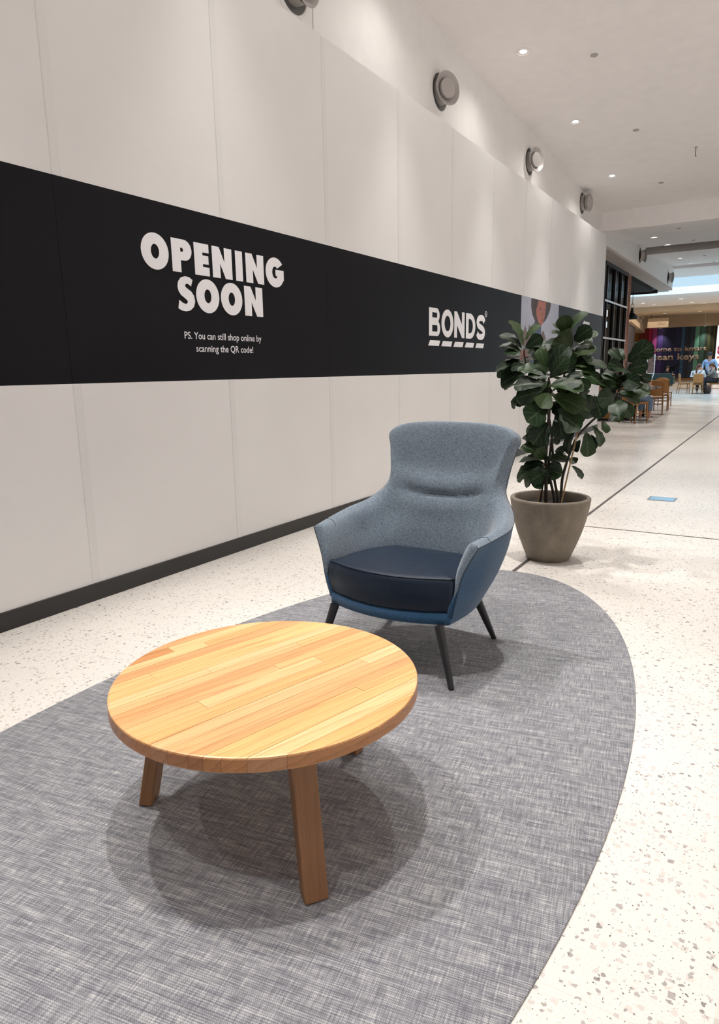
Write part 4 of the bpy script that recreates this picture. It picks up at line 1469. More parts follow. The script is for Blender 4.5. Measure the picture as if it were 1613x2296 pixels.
glowb = emitter('menu_lightbox', (1, .97, .92), 5.0)
t = thing('menu_board', 'upper lit white menu box inside the cafe', 'light box', (-4.62, 21.16, 2.67))
MB().box(0, -.14, 0, .05, .14, .20).build('case', M['black'], t)
MB().box(.05, -.13, .012, .056, .13, .188).build('screen', glowb, t)
t = thing('menu_board', 'lower lit white menu box inside the cafe, above the purple tube', 'light box', (-4.62, 21.2, 2.36))
MB().box(0, -.13, 0, .05, .13, .19).build('case', M['black'], t)
MB().box(.05, -.12, .012, .056, .12, .178).build('screen', emitter('menu_lightbox_blue', (.85, .95, 1), 5.0), t)
t = thing('neon_tube', 'upright purple neon tube inside the cafe glazing', 'light tube', (-4.62, 21.08, 1.57))
MB().tube([(0, 0, .02), (0, 0, .43)], .03, 10).build('tube', emitter('purple_neon', (.22, .10, 1.0), 4.0), t)
MB().lathe([(.034, 0), (.034, .02)], 12).build('cap', M['black'], t)
t = thing('wall_panel', 'narrow red poster inside the cafe beside the purple tube', 'poster', (-4.9, 22.85, 1.75))
MB().box(0, -.05, 0, .01, .05, .55).build('sheet', plain('red_poster', (.45, .03, .05), .5), t)
MB().box(-.004, -.058, -.008, .0, .058, .558).build('backing', M['black'], t)
t = thing('doorway_frame', 'slim timber post inside the cafe beside the lit boxes', 'post', (-4.62, 21.28, 0))
MB().box(-.02, -.03, 0, .02, .03, 2.34).build('post', M['chairwood'], t)
MB().box(-.03, -.04, 0, .03, .04, .04).build('foot', M['black'], t)

t = thing('pendant_lamp', 'dark dome pendant lamp hanging on a chain beside the brick pier', 'pendant lamp', (-4.27, 23.2, 2.70))
MB().lathe([(.185, 0), (.190, .004), (.182, .045), (.150, .11), (.095, .155), (.055, .175), (.052, .25), (.035, .27), (.034, .33), (.012, .35), (.010, .35), (.03, .26), (.045, .17), (.09, .145), (.145, .10), (.175, .04), (.180, .004)], 32, closed=True).build('shade', M['iron'], t, smooth=True, angle=.7)
ringp = [(.0+.045*math.cos(a*PI/10), 0, .395+.065*math.sin(a*PI/10)) for a in range(21)]
MB().tube(ringp, .008, 6).build('ring', M['iron'], t)
for k in range(11):
    z = .455+k*.046
    pts = [(.012*math.cos(a*PI/4)*(1 if k % 2 else 0), .012*math.cos(a*PI/4)*(0 if k % 2 else 1), z+.03*math.sin(a*PI/4)) for a in range(9)]
    MB().tube(pts, .004, 4).build('chain_link', M['iron'], t)
MB().lathe([(.05, .955), (.05, .985)], 20).build('canopy', M['iron'], t)
MB().lathe([(.001, .02), (.03, .03), (.04, .07), (.03, .10), (.015, .12)], 14).build('bulb', emitter('warm_bulb', (1, .85, .6), 5), t, smooth=True)
t = thing('smoke_detector', 'dark round detector under the edge of the cafe canopy', 'detector', (-4.16, 25.28, 3.684))
MB().lathe([(.11, 0), (.11, -.02), (.085, -.05), (.001, -.055)], 24).build('body', M['iron'], t, smooth=True, angle=.6)
MB().lathe([(.03, -.054), (.03, -.062)], 12).build('grille', M['grey'], t)

# ------------------------------------------------------------------ far hall
struct(MB().prism([(-9.2, 50), (-11.3, 68), (-16, 68), (-16, 50)], 4.22, 5.6), 'trim_14', M['beige'], 'beige bulkhead over the far left shop')
struct(MB().prism([(-9.5, 50.2), (-10.4, 58.2), (-16, 58.2), (-16, 50.2)], 0, 4.23), 'wall_far_left', plain('aubergine_panel', (.035, .022, .028), .6), 'dark plum shopfront panel behind the brick pier')
for yy, zz, lb in ((58.5, 4.88, 'tiny grey air diffuser on the far beige bulkhead, left one'), (63, 4.95, 'tiny grey air diffuser on the far beige bulkhead, right one')):
    xx = -9.2-(yy-50)*2.1/18+.01
    t = thing('air_diffuser', lb, 'air vent', (xx, yy, zz), .12, 'round air diffusers on the white wall')
    MB().lathe([(.22, 0), (.22, .012), (.18, .016)], 24, ax='x').build('flange', M['grey'], t)
    MB().lathe([(.17, .016), (.19, .16), (.12, .17)], 24, ax='x').build('barrel', M['grey'], t)
YK = 68.0
fwl = tag(MB().box(-16, YK+.02, 0, -5.42, YK+.3, 4.60).box(-16, YK-.3, 4.60, XR, YK+.3, 6.2).build('wall_far', M['beige'], None), 'far wall of the hall with bright vertical colour stripes', kind='structure')
stripes = [(-16, 40, (.38, .13, .012)), (40, 105, (.36, .13, .012)), (105, 150, (.25, .035, .012)), (150, 180, (.28, .045, .012)), (180, 300, (.22, .010, .014)), (300, 345, (.55, .012, .10)), (345, 370, (.20, .014, .07)),
           (370, 455, (.35, .05, .22)), (455, 480, (.045, .018, .10)), (480, 570, (.062, .030, .17)), (570, 640, (.012, .012, .070)), (640, 815, (.007, .009, .055)), (815, 870, (.010, .016, .10)), (870, 925, (.008, .014, .075)), (925, 980, (.035, .12, .24)),
           (980, 1035, (.012, .024, .062)), (1035, 1085, (.008, .014, .030)), (1085, 1170, (.020, .036, .062)), (1170, 1250, (.13, .36, .26)), (1250, 1270, (.02, .07, .055)), (1270, 1350, (.040, .115, .085)), (1350, 1400, (.014, .034, .020)),
           (1400, 1450, (.060, .072, .022)), (1450, 1500, (.024, .026, .012)), (1500, 1522, (.070, .068, .02)), (1522, 1582, (.007, .006, .006))]


def cx_(c):
    return -10.69+(1420+c/8.357-2.4-1460)*.0364


for k, (a, b, c) in enumerate(stripes):
    x0 = -16 if a == -16 else cx_(a)
    wbx = MB().box(x0+.004, YK-.012-.006*(k % 2), .16, cx_(b)-.004, YK+.02, 4.60)
    wbx.build('panel', plain('stripe', c, .55, vary=.05), fwl)
MB().box(-16, YK-.03, 0, -5.42, YK+.02, .16).build('skirting', M['chairwood'], fwl)
FARF = Matrix(((1, 0, 0, 0), (0, 0, -1, YK-.05), (0, 1, 0, 0), (0, 0, 0, 1)))
cream = plain('cream_letters', (.62, .47, .38), .5, vary=.02)


def ftext(s, x0, x1, zb, cap):
    o = text_mesh('lettering', s, cream, None, FARF, x0, x1, zb, cap, .022, 0)
    o.parent = fwl
    md = o.modifiers.new('thick', 'SOLIDIFY')
    md.thickness = .05
    return o


ftext('we', -11.72, -10.86, 2.555, .40)
ftext('lcome to kmart', -10.72, -6.14, 2.545, .40)
ftext('ocean keys', -11.13, -6.70, 1.79, .56)

# bright store entrance at the right end of the striped wall
struct(MB().box(-5.42, YK-.02, 0, -5.34, 74, 4.6).box(-5.42, YK+6, 0, XR, YK+6.1, 5), 'wall_store', emitter('glowing_store_wall', (1, .96, .95), 1.1), 'store walls glowing in place of store lighting at the right edge')  # walls glow by themselves in place of store lamps
t = thing('store_sign', 'round pink and red sign in the bright store entrance', 'sign', (-4.9, YK+.6, 2.55))
MB().lathe([(.50, -.02), (.50, .02)], 36).build('disc', plain('pink_sign', (.75, .05, .20), .5), t).rotation_euler = (PI/2, 0, 0)
o = text_mesh('lettering', 'open', M['print_white'], None, Matrix(((1, 0, 0, 0), (0, 0, -1, -.03), (0, 1, 0, 0), (0, 0, 0, 1))), -.38, .3, -.08, .22, .02, .004)
o.parent = t
t = thing('price_rail', 'orange strip sign below the round pink store sign', 'sign', (-4.9, YK+.6, 1.86))
MB().box(-.6, 0, 0, .6, .03, .14).build('strip', plain('orange_sign', (.85, .16, .03), .5), t)
MB().box(-.6, .005, -.04, .6, .025, 0).build('rail', M['print_white'], t)
t = thing('store_shelf', 'store shelf of small coloured goods behind the standing man', 'shelf', (-4.9, YK+1.0, 0))
for z in (.35, .75, 1.15):
    MB().box(-.5, 0, z, .6, .4, z+.04).build('shelf_board', M['print_white'], t)
for x in (-.5, .56):
    MB().box(x, 0, 0, x+.04, .4, 1.7).build('upright', M['print_white'], t)
for z, nm, cs in ((.39, 'lowest', ('red', 'white', 'orange')), (.79, 'middle', ('orange', 'green', 'red')), (1.19, 'top', ('purple', 'red', 'green'))):
    for k, cn in enumerate(cs):
        c = dict(red=(.5, .04, .04), orange=(.55, .30, .05), green=(.08, .2, .08), purple=(.3, .05, .2), white=(.6, .6, .6))[cn]
        tt = MB().lathe([(.05, 0), (.055, .02), (.055, .17), (.03, .21), (.025, .24)], 10).build('jar', plain('goods', c, .4), None, smooth=True, angle=.6)
        tt.location = (-4.9-.4+k*.15, YK+1.1, z+.001)
        tag(tt, 'small '+cn+' jar on the '+nm+' store shelf, '+('first', 'second', 'third')[k]+' from the left', 'jar', 'jars on the store shelf')

# hanging direction sign
t = thing('direction_sign', 'pale hanging direction sign with small lettering in front of the far wall', 'sign', (-8.74, 58.0, 4.16))
MB().box(-.74, -.03, 0, .74, .03, .70).build('board', plain('sign_beige', (.66, .53, .38), .6), t)
MB().box(-.76, -.04, 0, -.735, .04, .72).box(-.76, -.04, .70, .76, .04, .72).build('frame', M['duct'], t)
MB().box(-.82, -.05, -.07, -.66, .05, -.0).build('bracket', M['iron'], t)
MB().tube([(-.5, 0, .72), (-.5, 0, .98)], .012, 6).build('hanger', M['iron'], t)
MB().tube([(.5, 0, .72), (.5, 0, .98)], .012, 6).build('hanger', M['iron'], t)
SF = Matrix(((1, 0, 0, 0), (0, 0, -1, -.034), (0, 1, 0, 0), (0, 0, 0, 1)))
for s, z in (('& Restrooms', .28), ('Parents Room', .16)):
    o = text_mesh('lettering', s, M['duct'], None, SF, -.02, .56, z, .075, 0, .001)
    o.parent = t
t = thing('exit_sign', 'small glowing green exit sign above the plant, in front of the orange stripe', 'sign', (-10.43, 60, 2.94))
MB().box(-.2, 0, 0, .2, .06, .24).build('case', M['iron'], t)
MB().box(-.19, -.006, .012, .19, 0, .228).build('panel', emitter('exit_green', (.05, .75, .62), 1.6), t)
MB().tube([(0, .03, .24), (0, .03, 1.9)], .012, 6).build('hanger', M['iron'], t)
MB().box(.0, -.012, .09, .13, -.006, .14).prism([(-.02, .115), (.04, .05), (.04, .18)], -.012, -.006, lambda u, v, w: (u-.06, w, v)).build('arrow', emitter('exit_white', (.9, 1, 1), 2), t)

for x, y, lb in ((-7.6, 44.5, 'warm far downlight, first of the left row over the food hall'), (-7.45, 47.5, 'warm far downlight, second of the left row over the food hall'), (-7.3, 49.2, 'warm far downlight, third of the left row over the food hall'),
                 (-8.0, 56.0, 'warm far downlight nearest the hanging direction sign'), (-5.3, 42.5, 'warm far downlight, first of the right row over the food hall'), (-5.25, 47.0, 'warm far downlight, second of the right row over the food hall'),
                 (-4.8, 49.3, 'warm far downlight at the right edge over the food hall'), (-5.6, 55.0, 'warm far downlight right of the hanging direction sign')):
    downlight(x, y, lb, 120, group='warm downlights over the food hall', warm=(1, .8, .55)).scale = (1.6, 1.6, 1.6)
for x, lb in ((-9.9, 'small spotlight over the pink stripe of the far wall'), (-6.35, 'small spotlight over the green stripe of the far wall')):
    t = thing('wall_spotlight', lb, 'spotlight', (x, YK-1.0, 4.66), 0)
    MB().tube([(0, 0, 0), (0, .12, -.12)], [.06, .08], 14).build('can', M['white'], t)
    MB().tube([(0, .121, -.121), (0, .126, -.126)], .07, 14).build('lens', M['lampglow'], t)
    MB().tube([(0, 0, .02), (0, 0, 1.0)], .02, 8).build('stem', M['white'], t)
    L = bpy.data.lights.new('spotlight_lamp', 'SPOT')
    L.energy = 130
    L.spot_size = 1.3
    L.spot_blend = .8
    L.color = (1, .93, .85)
    o = bpy.data.objects.new('spotlight_lamp', L)
    o.location = (x, YK-1.0+.15, 4.5)
    o.rotation_euler = (.42, 0, 0)
    COL.objects.link(o)

# ------------------------------------------------------------------ cafe chairs and tables


def wooden_chair(loc, rz, label):
    """faces +y; backrest at -y"""
    t = thing('wooden_chair', label, 'chair', loc, rz, 'bentwood cafe chairs')
    m = M['chairwood']
    seat = [(-.19, -.19), (-.21, .0), (-.215, .17), (-.18, .215), (.18, .215), (.215, .17), (.21, 0), (.19, -.19)]
    MB().prism(cr(seat, 3, True), .44, .465).build('seat', m, t, bevel=.005, seg=1)
    rows = []
    for j in range(9):
        z = .50+.40*j/8
        row = []
        for i in range(11):
            a = -1+2*i/10
            hw = .205 if j < 6 else .205*(1-((j-5.4)/3.2)**2.2*.34)
            hw *= (.93+.07*min(1, j/3))
            row.append((hw*a, -.225-.045*(j/8)-.0+.035*(a*a), z-(.012 if j == 8 else 0)*abs(a)**3*3))
        rows.append(row)
    o = MB().grid(rows).build('backrest', m, t, smooth=True)
    md = o.modifiers.new('thick', 'SOLIDIFY')
    md.thickness = .016
    md.offset = 0
    for s in (-1, 1):
        MB().tube([(s*.195, .19, 0), (s*.185, .18, .44)], [.014, .019], 8).build('leg', m, t, smooth=True)
        MB().tube([(s*.20, -.27, 0), (s*.185, -.19, .44), (s*.18, -.215, .62)], [.014, .019, .013], 8).build('leg', m, t, smooth=True)
        MB().tube([(s*.192, .185, .22), (s*.193, -.235, .22)], .010, 6).build('stretcher', m, t)
    MB().tube([(-.19, .185, .27), (.19, .185, .27)], .010, 6).build('stretcher', m, t)
    MB().tube([(-.19, -.228, .27), (.19, -.228, .27)], .010, 6).build('stretcher', m, t)
    MB().tube([(-.18, .17, .425), (.18, .17, .425), (.18, -.17, .425), (-.18, -.17, .425), (-.18, .17, .425)], .014, 6).build('apron', m, t)
    return t


c0 = wooden_chair((-2.90, 19.62, 0), .12, 'wooden cafe chair nearest the camera, its bent back turned to the corridor')
for loc, rz, lb in (((-3.02, 21.5, 0), .05, 'wooden cafe chair directly behind the nearest one'), ((-3.25, 23.6, 0), -.1, 'paler topped wooden cafe chair, third in the row, beyond the bottles'),
                    ((-2.86, 16.55, 0), -.42, 'wooden cafe chair under the person in denim, half hidden by the plant'), ((-3.45, 19.3, 0), -.3, 'wooden cafe chair pushed in left of the nearest one'),
                    ((-3.98, 35.1, 0), -PI/2+.35, 'empty wooden cafe chair left of the ponytailed woman'), ((-3.31, 34.1, 0), .08, 'wooden cafe chair with its back to us, under the ponytailed woman'), ((-2.72, 35.15, 0), PI/2, 'wooden cafe chair under the person in the grey hoodie')):
    dup(c0, loc, rz, lb)


def cafe_table(loc, label, s=.36):
    t = thing('cafe_table', label, 'table', loc)
    MB().box(-s, -s, .72, s, s, .745).build('table_top', M['iron'], t, bevel=.004)
    MB().tube([(0, 0, .03), (0, 0, .72)], .035, 12).build('column', M['iron'], t, smooth=True)
    MB().lathe([(.25, 0), (.25, .012), (.05, .03)], 24).build('foot_plate', M['iron'], t)
    return t


cafe_table((-3.42, 35.05, 0), 'black cafe table between the two seated women', .33)
cafe_table((-3.0, 18.55, 0), 'black cafe table carrying the bottles, behind the plant', .34)
cafe_table((-3.0, 17.45, 0), 'black cafe table behind the lower leaves of the plant', .36)
for k, (x, y, h, c, lb) in enumerate(((-3.12, 18.5, .26, (.75, .72, .70), 'tall white bottle on the table behind the plant'), (-3.03, 18.46, .22, (.70, .68, .66), 'shorter white bottle beside the tall one behind the plant'), (-2.95, 18.5, .24, (.78, .76, .75), 'white pump bottle at the middle of the table behind the plant'), (-2.86, 18.45, .17, (.50, .22, .10), 'brown tumbler beside the white bottles'))):
    t = thing('bottle', lb, 'bottle', (x, y, .745), 0, 'bottles on the cafe table')
    MB().lathe([(.034, 0), (.036, .01), (.036, h*.62), (.016, h*.78), (.016, h*.88)], 14).build('body', plain('bottle', c, .35), t, smooth=True, angle=.7)
    MB().lathe([(.019, h*.88), (.019, h)], 12).build('cap', M['print_white'] if k < 3 else M['iron'], t)
t = thing('bench', 'orange timber bench back along the cafe glazing, behind the plant', 'bench', (-3.76, 18.0, 0))
MB().box(-.04, -1.1, 0, 0, 1.2, .98).build('back_panel', M['chairwood'], t, bevel=.004)
MB().box(0, -1.1, .40, .34, 1.2, .46).build('seat', M['chairwood'], t, bevel=.004)
MB().box(0, -1.1, .06, .28, 1.2, .40).build('front_panel', M['chairwood'], t)
MB().box(0, -1.1, 0, .26, 1.2, .06).build('plinth', M['iron'], t)
t = thing('paper_bag', 'white paper bag with a dark print on the far cafe table', 'bag', (-3.62, 35.0, .745))
MB().prism([(-.12, 0), (.12, 0), (.09, .27), (-.08, .27)], -.06, .06, lambda u, v, w: (u, w, v)).build('bag', M['print_white'], t)
MB().box(-.035, -.064, .07, .03, -.06, .20).build('print', M['iron'], t)
t = thing('drink_cup', 'small yellow drink cup on the far cafe table', 'cup', (-3.2, 34.85, .745))
MB().lathe([(.035, 0), (.045, .12), (.04, .12), (.032, .01)], 14).build('cup', plain('yellow_cup', (.75, .50, .12), .5), t, smooth=True, angle=.6)
MB().lathe([(.047, .12), (.047, .13), (.02, .135)], 14).build('lid', M['print_white'], t)
t = thing('backpack', 'dark brown backpack on the floor between the far chairs', 'bag', (-2.98, 34.75, 0))
MB().lathe([(.11, 0), (.15, .03), (.16, .18), (.13, .32), (.06, .37)], 18).build('sack', plain('brown_bag', (.035, .018, .014), .7), t, smooth=True, angle=.9)
MB().tube([(.03, -.02, .36), (.05, -.05, .42), (-.03, -.05, .42), (-.03, -.02, .36)], .010, 6).build('strap', M['iron'], t)

# display frame, sofa, palm in the hall
t = thing('display_stand', 'white framed portrait stand in front of the red stripes', 'stand', (-4.68, 30, 0), .1)
MB().box(-.15, -.02, .95, -.12, .02, 1.72).box(.12, -.02, .95, .15, .02, 1.72).box(-.12, -.02, 1.69, .12, .02, 1.72).box(-.12, -.02, .95, .12, .02, .98).build('frame', M['print_white'], t)
MB().box(-.12, -.008, .98, .12, .008, 1.69).build('print', plain('portrait_print', (.22, .13, .11), .5, vary=.6, scale=9), t)
MB().tube([(.13, 0, .96), (.06, .05, .74), (.06, .05, .03)], .018, 8).build('post', M['print_white'], t)
MB().lathe([(.2, 0), (.2, .015), (.03, .03)], 20, (.06, .05, 0)).build('foot_plate', M['print_white'], t)
t = thing('sofa', 'dark teal sofa in front of the navy stripes', 'sofa', (-6.95, 48.2, 0))
teal = plain('teal_upholstery', (.012, .045, .06), .7)
MB().box(-.75, -.35, .12, .75, .40, .42).build('seat', teal, t, bevel=.05)
MB().box(-.8, -.45, .12, .8, -.30, .80).build('backrest', teal, t, bevel=.05)
MB().box(-.88, -.42, .12, -.75, .4, .60).build('armrest', teal, t, bevel=.04)
MB().box(.75, -.42, .12, .88, .4, .60).build('armrest', teal, t, bevel=.04)
for x in (-.7, .7):
    for y_ in (-.35, .33):
        MB().box(x-.03, y_-.03, 0, x+.03, y_+.03, .12).build('leg', M['iron'], t)
t = thing('potted_palm', 'dark palm in a tapered pot before the navy stripes', 'plant', (-8.45, 66.4, 0))
MB().lathe([(.18, 0), (.28, .46), (.25, .46), (.22, .40), (.01, .39)], 24).build('pot', plain('brown_pot', (.10, .055, .03), .6), t, smooth=True, angle=.7)
rp = random.Random(4)
for k in range(3):
    MB().tube([(0, 0, .38), (rp.uniform(-.06, .06), 0, .8), (rp.uniform(-.1, .1), .0, 1.2)], [.025, .02, .012], 6).build('stem', M['stem'], t)
fr_m = plain('palm_leaf', (.012, .028, .014), .5)
for k in range(16):
    a = k*2.4
    L_ = rp.uniform(.55, .8)
    z0, el = rp.uniform(.85, 1.3), rp.uniform(.1, 1.2)
    pts = [Vector((math.cos(a)*L_*s*math.cos(el*(1-.5*s)), math.sin(a)*L_*s*.8*math.cos(el*(1-.5*s)), z0+L_*s*math.sin(el)-.45*s*s)) for s in (0, .25, .5, .75, 1)]
    mb = MB().tube(pts, [.012, .01, .008, .006, .003], 4)
    for i in range(1, 5):
        for q in (0, .5):
            p = pts[i]*(1-q)+pts[i-1]*q
            d = (pts[i]-pts[i-1]).normalized()
            s_ = d.cross(Vector((0, 0, 1))).normalized()
            for sg in (-1, 1):
                e = p+s_*sg*.17+d*.14-Vector((0, 0, .07))
                w_ = d*.022
                mb.add([p-w_, p+w_, e], [(0, 1, 2)])
    mb.build('frond', fr_m, t, fix=False)

# ------------------------------------------------------------------ people
SK = {'skin': plain('skin', (.46, .24, .17), .5, vary=.05)}


def skinned(name, P, E_, m, par, sub=1):
    """one smooth surface grown along connected joints; P: list of (point, radius)"""
    me = bpy.data.meshes.new(name)
    me.from_pydata([p for p, r in P], E_, [])
    o = bpy.data.objects.new(name, me)
    COL.objects.link(o)
    sk = o.modifiers.new('skin', 'SKIN')
    sk.use_smooth_shade = True
    for d, (p, r) in zip(me.skin_vertices[0].data, P):
        d.radius = r if isinstance(r, tuple) else (r, r)
    me.skin_vertices[0].data[0].use_root = True
    if sub:
        s = o.modifiers.new('sub', 'SUBSURF')
        s.levels = s.render_levels = sub
    dg = bpy.context.evaluated_depsgraph_get()
    res = bpy.data.meshes.new_from_object(o.evaluated_get(dg))
    bpy.data.objects.remove(o)
    bpy.data.meshes.remove(me)
    res.name = name
    res.materials.clear()
    res.materials.append(m)
    res.shade_smooth()
    r = bpy.data.objects.new(name, res)
    COL.objects.link(r)
    r.parent = par
    return r


def person(label, loc, rz, J, top, legs, hair, k=1.0, tail=None, cap=None, short=False, sleeve=True, shoe=(.6, .58, .55), shin=1.0):
    """J: joints of a figure facing +y; names p c n h (pelvis chest neck head) and shoulder/elbow/wrist, hip/knee/ankle for l and r"""
    t = thing('person', label, 'person', loc, rz)
    V = {a: Vector(b)*k for a, b in J.items()}
    names, P, E_ = {}, [], []

    def ad(n, p, r, par_=None):
        names[n] = len(P)
        P.append((tuple(p), r*k if not isinstance(r, tuple) else (r[0]*k, r[1]*k)))
        if par_:
            E_.append((names[par_], names[n]))
    hd_ = V['h']
    nd = (hd_-V['n']).normalized()
    ad('p', V['p'], .125)
    ad('w', V['p'].lerp(V['c'], .5), .115, 'p')
    ad('c', V['c'], .13, 'w')
    ad('n', V['n'], .055, 'c')
    ad('h0', hd_-nd*.045*k, .075, 'n')
    ad('h', hd_+nd*.02*k, .088, 'h0')
    ad('h1', hd_+nd*.085*k, .065, 'h')
    for s in 'lr':
        ad('s'+s, V['s'+s], .058, 'c')
        ad('e'+s, V['e'+s], .042, 's'+s)
        ad('a'+s, V['a'+s], .028, 'e'+s)
        d = (V['a'+s]-V['e'+s]).normalized()
        q = d.cross(Vector((0, 0, 1)))
        q = q.normalized() if q.length > .1 else Vector((1, 0, 0))
        hp = V['a'+s]+d*.07*k
        ad('hand'+s, hp, .030, 'a'+s)
        for i, (w_, l_) in enumerate(((-.027, .068), (-.009, .080), (.009, .076), (.026, .060))):
            ad(f'f{i}{s}', hp+q*w_*k*1.2+d*.035*k, .010, 'hand'+s)
            ad(f'g{i}{s}', hp+q*w_*k*1.3+d*l_*k-Vector((0, 0, .012*k)), .008, f'f{i}{s}')
        ad('t0'+s, V['a'+s]+d*.04*k+q*.040*k*(1 if s == 'l' else -1), .011, 'a'+s)
        ad('t1'+s, V['a'+s]+d*.075*k+q*.055*k*(1 if s == 'l' else -1), .009, 't0'+s)
        ad('i'+s, V['i'+s], .095, 'p')
        ad('k'+s, V['k'+s], .062, 'i'+s)
        ad('m'+s, V['k'+s].lerp(V['f'+s], .3), .058, 'k'+s)
        ad('f'+s, V['f'+s], .038, 'm'+s)
        fd = Vector((V['k'+s].x-V['i'+s].x, V['k'+s].y-V['i'+s].y, 0))
        fd = fd.normalized() if fd.length > .15 else Vector((0, 1, 0))
        names['fd'+s] = fd
        ad('o'+s, V['f'+s]+fd*.13*k-Vector((0, 0, .045*k)), .030, 'f'+s)
    body = skinned('body', P, E_, SK['skin'], t)

    def part(name, lst, edges, m, sub=1):
        return skinned(name, [(tuple(p), r*k) for p, r in lst], edges, m, t, sub)
    low = V['p']-(V['c']-V['p']).normalized()*.06*k
    lst = [(V['p'].lerp(V['c'], .45), .150), (low, .155), (V['c'], .150), (V['n']-(V['n']-V['c'])*.25, .085)]
    ed = [(0, 1), (0, 2), (2, 3)]
    for s in 'lr':
        n0 = len(lst)
        lst += [(V['s'+s], .078), (V['e'+s] if sleeve else V['s'+s].lerp(V['e'+s], .75), .062)]
        ed += [(2, n0), (n0, n0+1)]
        if sleeve:
            lst.append((V['e'+s].lerp(V['a'+s], .92), .043))
            ed.append((n0+1, n0+2))
    part('top', lst, ed, top)
    lst, ed = [(V['p'], .140)], []
    for s in 'lr':
        n0 = len(lst)
        lst += [(V['i'+s], .112), (V['k'+s], .080), (V['k'+s].lerp(V['f'+s], .12 if short else shin*.9), .072 if short else .066)]
        ed += [(0, n0), (n0, n0+1), (n0+1, n0+2)]
    part('trousers', lst, ed, legs)
    sm_ = plain('shoe', shoe, .6)
    for s in 'lr':
        f, d = V['f'+s], names['fd'+s]
        part('shoe', [(f+Vector((0, 0, -.01*k)), .047), (f+d*.05*k-Vector((0, 0, .035*k)), .046), (f+d*.15*k-Vector((0, 0, .048*k)), .036), (f-d*.04*k-Vector((0, 0, .04*k)), .04)], [(0, 1), (1, 2), (0, 3)], sm_)
    # face and hair
    fd = Vector(J.get('look', (0, 1, 0))).normalized()
    rd = fd.cross(nd).normalized()
    fu = rd.cross(fd)
    C_ = hd_+nd*.02*k
    hm = plain('hair', hair, .5, vary=.25, scale=30)
    em = plain('eye', (.03, .02, .02), .3)

    def ball(name, c, r, m, sq=(1, 1, 1)):
        bm = bmesh.new()
        bmesh.ops.create_uvsphere(bm, u_segments=12, v_segments=8, radius=r*k)
        me = bpy.data.meshes.new(name)
        for v in bm.verts:
            q = rd*v.co.x*sq[0]+fd*v.co.y*sq[1]+fu*v.co.z*sq[2]
            v.co = c+q
        bm.to_mesh(me)
        bm.free()
        me.shade_smooth()
        me.materials.append(m)
        o = bpy.data.objects.new(name, me)
        COL.objects.link(o)
        o.parent = body if name in ('eye', 'nose', 'ear', 'mouth') else t
        return o
    for s in (-1, 1):
        ball('eye', C_+fd*.080*k+rd*s*.032*k+fu*.005*k, .012, em)
        ball('ear', C_+rd*s*.088*k-fu*.01*k, .022, SK['skin'], (.4, .7, 1.2))
    ball('nose', C_+fd*.092*k-fu*.022*k, .016, SK['skin'], (.8, 1, 1.4))
    ball('mouth', C_+fd*.078*k-fu*.060*k, .022, plain('lips', (.35, .12, .10), .5), (1.1, .5, .35))
    ball('hair', C_-fd*.022*k+fu*.032*k, .102, hm, (.98, .98, .95))
    if tail:
        part('ponytail', [(C_-fd*.10*k+fu*.02*k, .035), (C_-fd*.15*k-fu*.10*k, .042), (C_-fd*.14*k-fu*.25*k, .036), (C_-fd*.12*k-fu*.36*k, .016)], [(0, 1), (1, 2), (2, 3)], hm)
    if cap:
        cm = plain('cap', cap, .7)
        ball('cap', C_+fu*.045*k-fd*.005*k, .108, cm, (1, 1, .85))
        br_ = MB().prism(cr([(-.085, .05), (-.07, .15), (0, .185), (.07, .15), (.085, .05)], 3), -.006, .006)
        br_.v = [tuple(C_+fu*.045*k+(rd*p[0]+fd*p[1]+fu*(p[2]-.10*(p[1]-.05)))*k) for p in br_.v]
        br_.build('cap_brim', cm, t)
    return t


def sit(lean=.08, kl=0, kr=0, head=(0, .03)):
    return dict(p=(0, 0, .56), c=(0, lean, .93), n=(0, lean+.01, 1.07), h=(head[0], lean+head[1], 1.19), sl=(-.17, lean, .99), sr=(.17, lean, .99),
                el=(-.22, lean+.12, .76), er=(.22, lean+.12, .76), al=(-.14, lean+.34, .79), ar=(.14, lean+.34, .79),
                il=(-.09, .02, .54), ir=(.09, .02, .54), kl=(-.11, .44, .53+kl), kr=(.11, .44, .53+kr), fl=(-.11, .42, .09), fr=(.11, .42, .09))


jn = dict(p=(0, 0, .95), c=(0, .02, 1.32), n=(0, .03, 1.50), h=(0, .07, 1.645), sl=(-.21, .0, 1.43), sr=(.21, .0, 1.43), el=(-.31, -.02, 1.16), er=(.31, -.02, 1.16), al=(-.27, .14, .95), ar=(.24, .19, 1.07),
          il=(-.10, 0, .90), ir=(.10, 0, .90), kl=(-.11, .02, .50), kr=(.11, .03, .50), fl=(-.12, -.01, .09), fr=(.12, 0, .09), look=(-.12, 1, -.35))
blue_top = plain('light_blue_sweatshirt', (.30, .44, .66), .8)
man = person('man in a light blue sweatshirt and dark cap standing behind the seated women', (-3.12, 36.6, 0), PI-.25, jn, blue_top, plain('navy_shorts', (.02, .025, .05), .8), (.05, .04, .03), 1.04, cap=(.012, .013, .02), short=True)
PF = Matrix.Rotation(PI, 4, 'Z')
o = text_mesh('lettering', 'CHICAGO', plain('blue_print', (.05, .07, .35), .6), None, Matrix(((-1, 0, 0, 0), (0, 0, 1, .185), (0, 1, 0, 0), (0, 0, 0, 1))), -.17, .17, 1.33, .085, .02, .004)
o.parent = man
j = sit(.05)
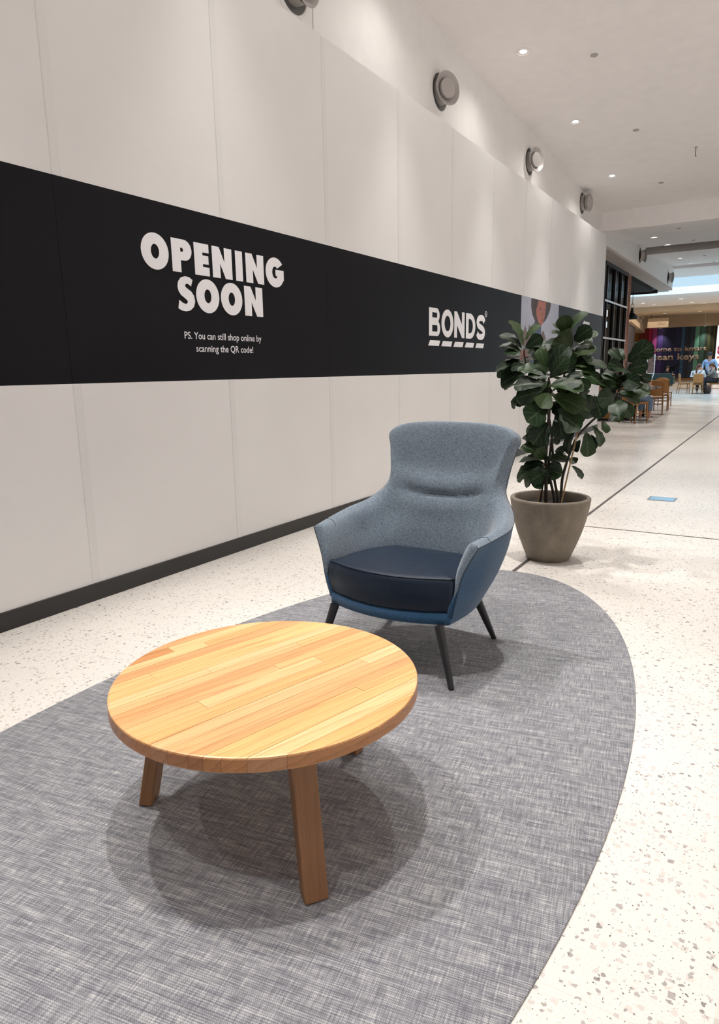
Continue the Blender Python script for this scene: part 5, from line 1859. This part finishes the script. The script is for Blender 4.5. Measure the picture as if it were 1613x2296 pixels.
j['look'] = (.75, .65, -.05)
w1 = person('woman with a long brown ponytail in a white top, seated with her back to us', (-3.31, 34.12, 0), -.1, j, plain('white_top', (.62, .61, .62), .8), plain('dark_trousers', (.02, .02, .022), .8), (.10, .035, .012), 1.0, tail=True)
MB().tube([(.15, .03, 1.06), (.06, -.115, .95), (-.10, -.125, .70)], .012, 6).build('bag_strap', M['iron'], w1)
j = sit(.14)
j.update(el=(-.24, .30, .80), al=(-.10, .33, 1.03), er=(.22, .30, .74), ar=(.08, .50, .79), look=(0, 1, -.25), h=(0, .23, 1.19), n=(0, .17, 1.07))
person('woman in a grey hoodie and black trousers seated side on, hand at her face', (-2.68, 35.15, 0), PI/2+.05, j, plain('grey_hoodie', (.20, .185, .175), .85), plain('black_trousers', (.010, .010, .011), .8), (.09, .035, .015), 1.02, tail=True, shoe=(.02, .02, .02))
j = sit(.06)
person('person in grey sleeves and wide pale jeans with white sneakers seated behind the plant', (-2.88, 16.56, 0), -.42, j, plain('grey_knit', (.26, .26, .25), .85, vary=.3, scale=40), plain('pale_denim', (.17, .24, .36), .85), (.04, .03, .02), 1.0, shoe=(.66, .63, .58), shin=.75)
j = sit(.06)
person('person in black with bare ankles and dark sneakers seated on the bench behind the plant', (-3.56, 17.1, -.0), -PI/2-.5, j, plain('black_jumper', (.012, .012, .013), .85), plain('black_leggings', (.010, .010, .010), .8), (.03, .02, .015), .98, shoe=(.015, .015, .015), shin=.55)
j = sit(.10)
j['look'] = (.3, 1, -.5)
person('person in black looking at a phone on the teal sofa', (-6.62, 48.15, -.08), -PI/2+.2, j, plain('black_jacket', (.010, .010, .012), .8), plain('black_jeans', (.012, .012, .014), .8), (.02, .012, .01), 1.0)
t = thing('phone', 'small phone held by the person on the teal sofa', 'phone', (-6.17, 48.06, .75))
MB().box(-.005, -.04, 0, .005, .04, .15).build('case', M['iron'], t, bevel=.002)
MB().box(.005, -.036, .006, .0065, .036, .144).build('screen', emitter('phone_screen', (.8, .9, 1), .6), t)
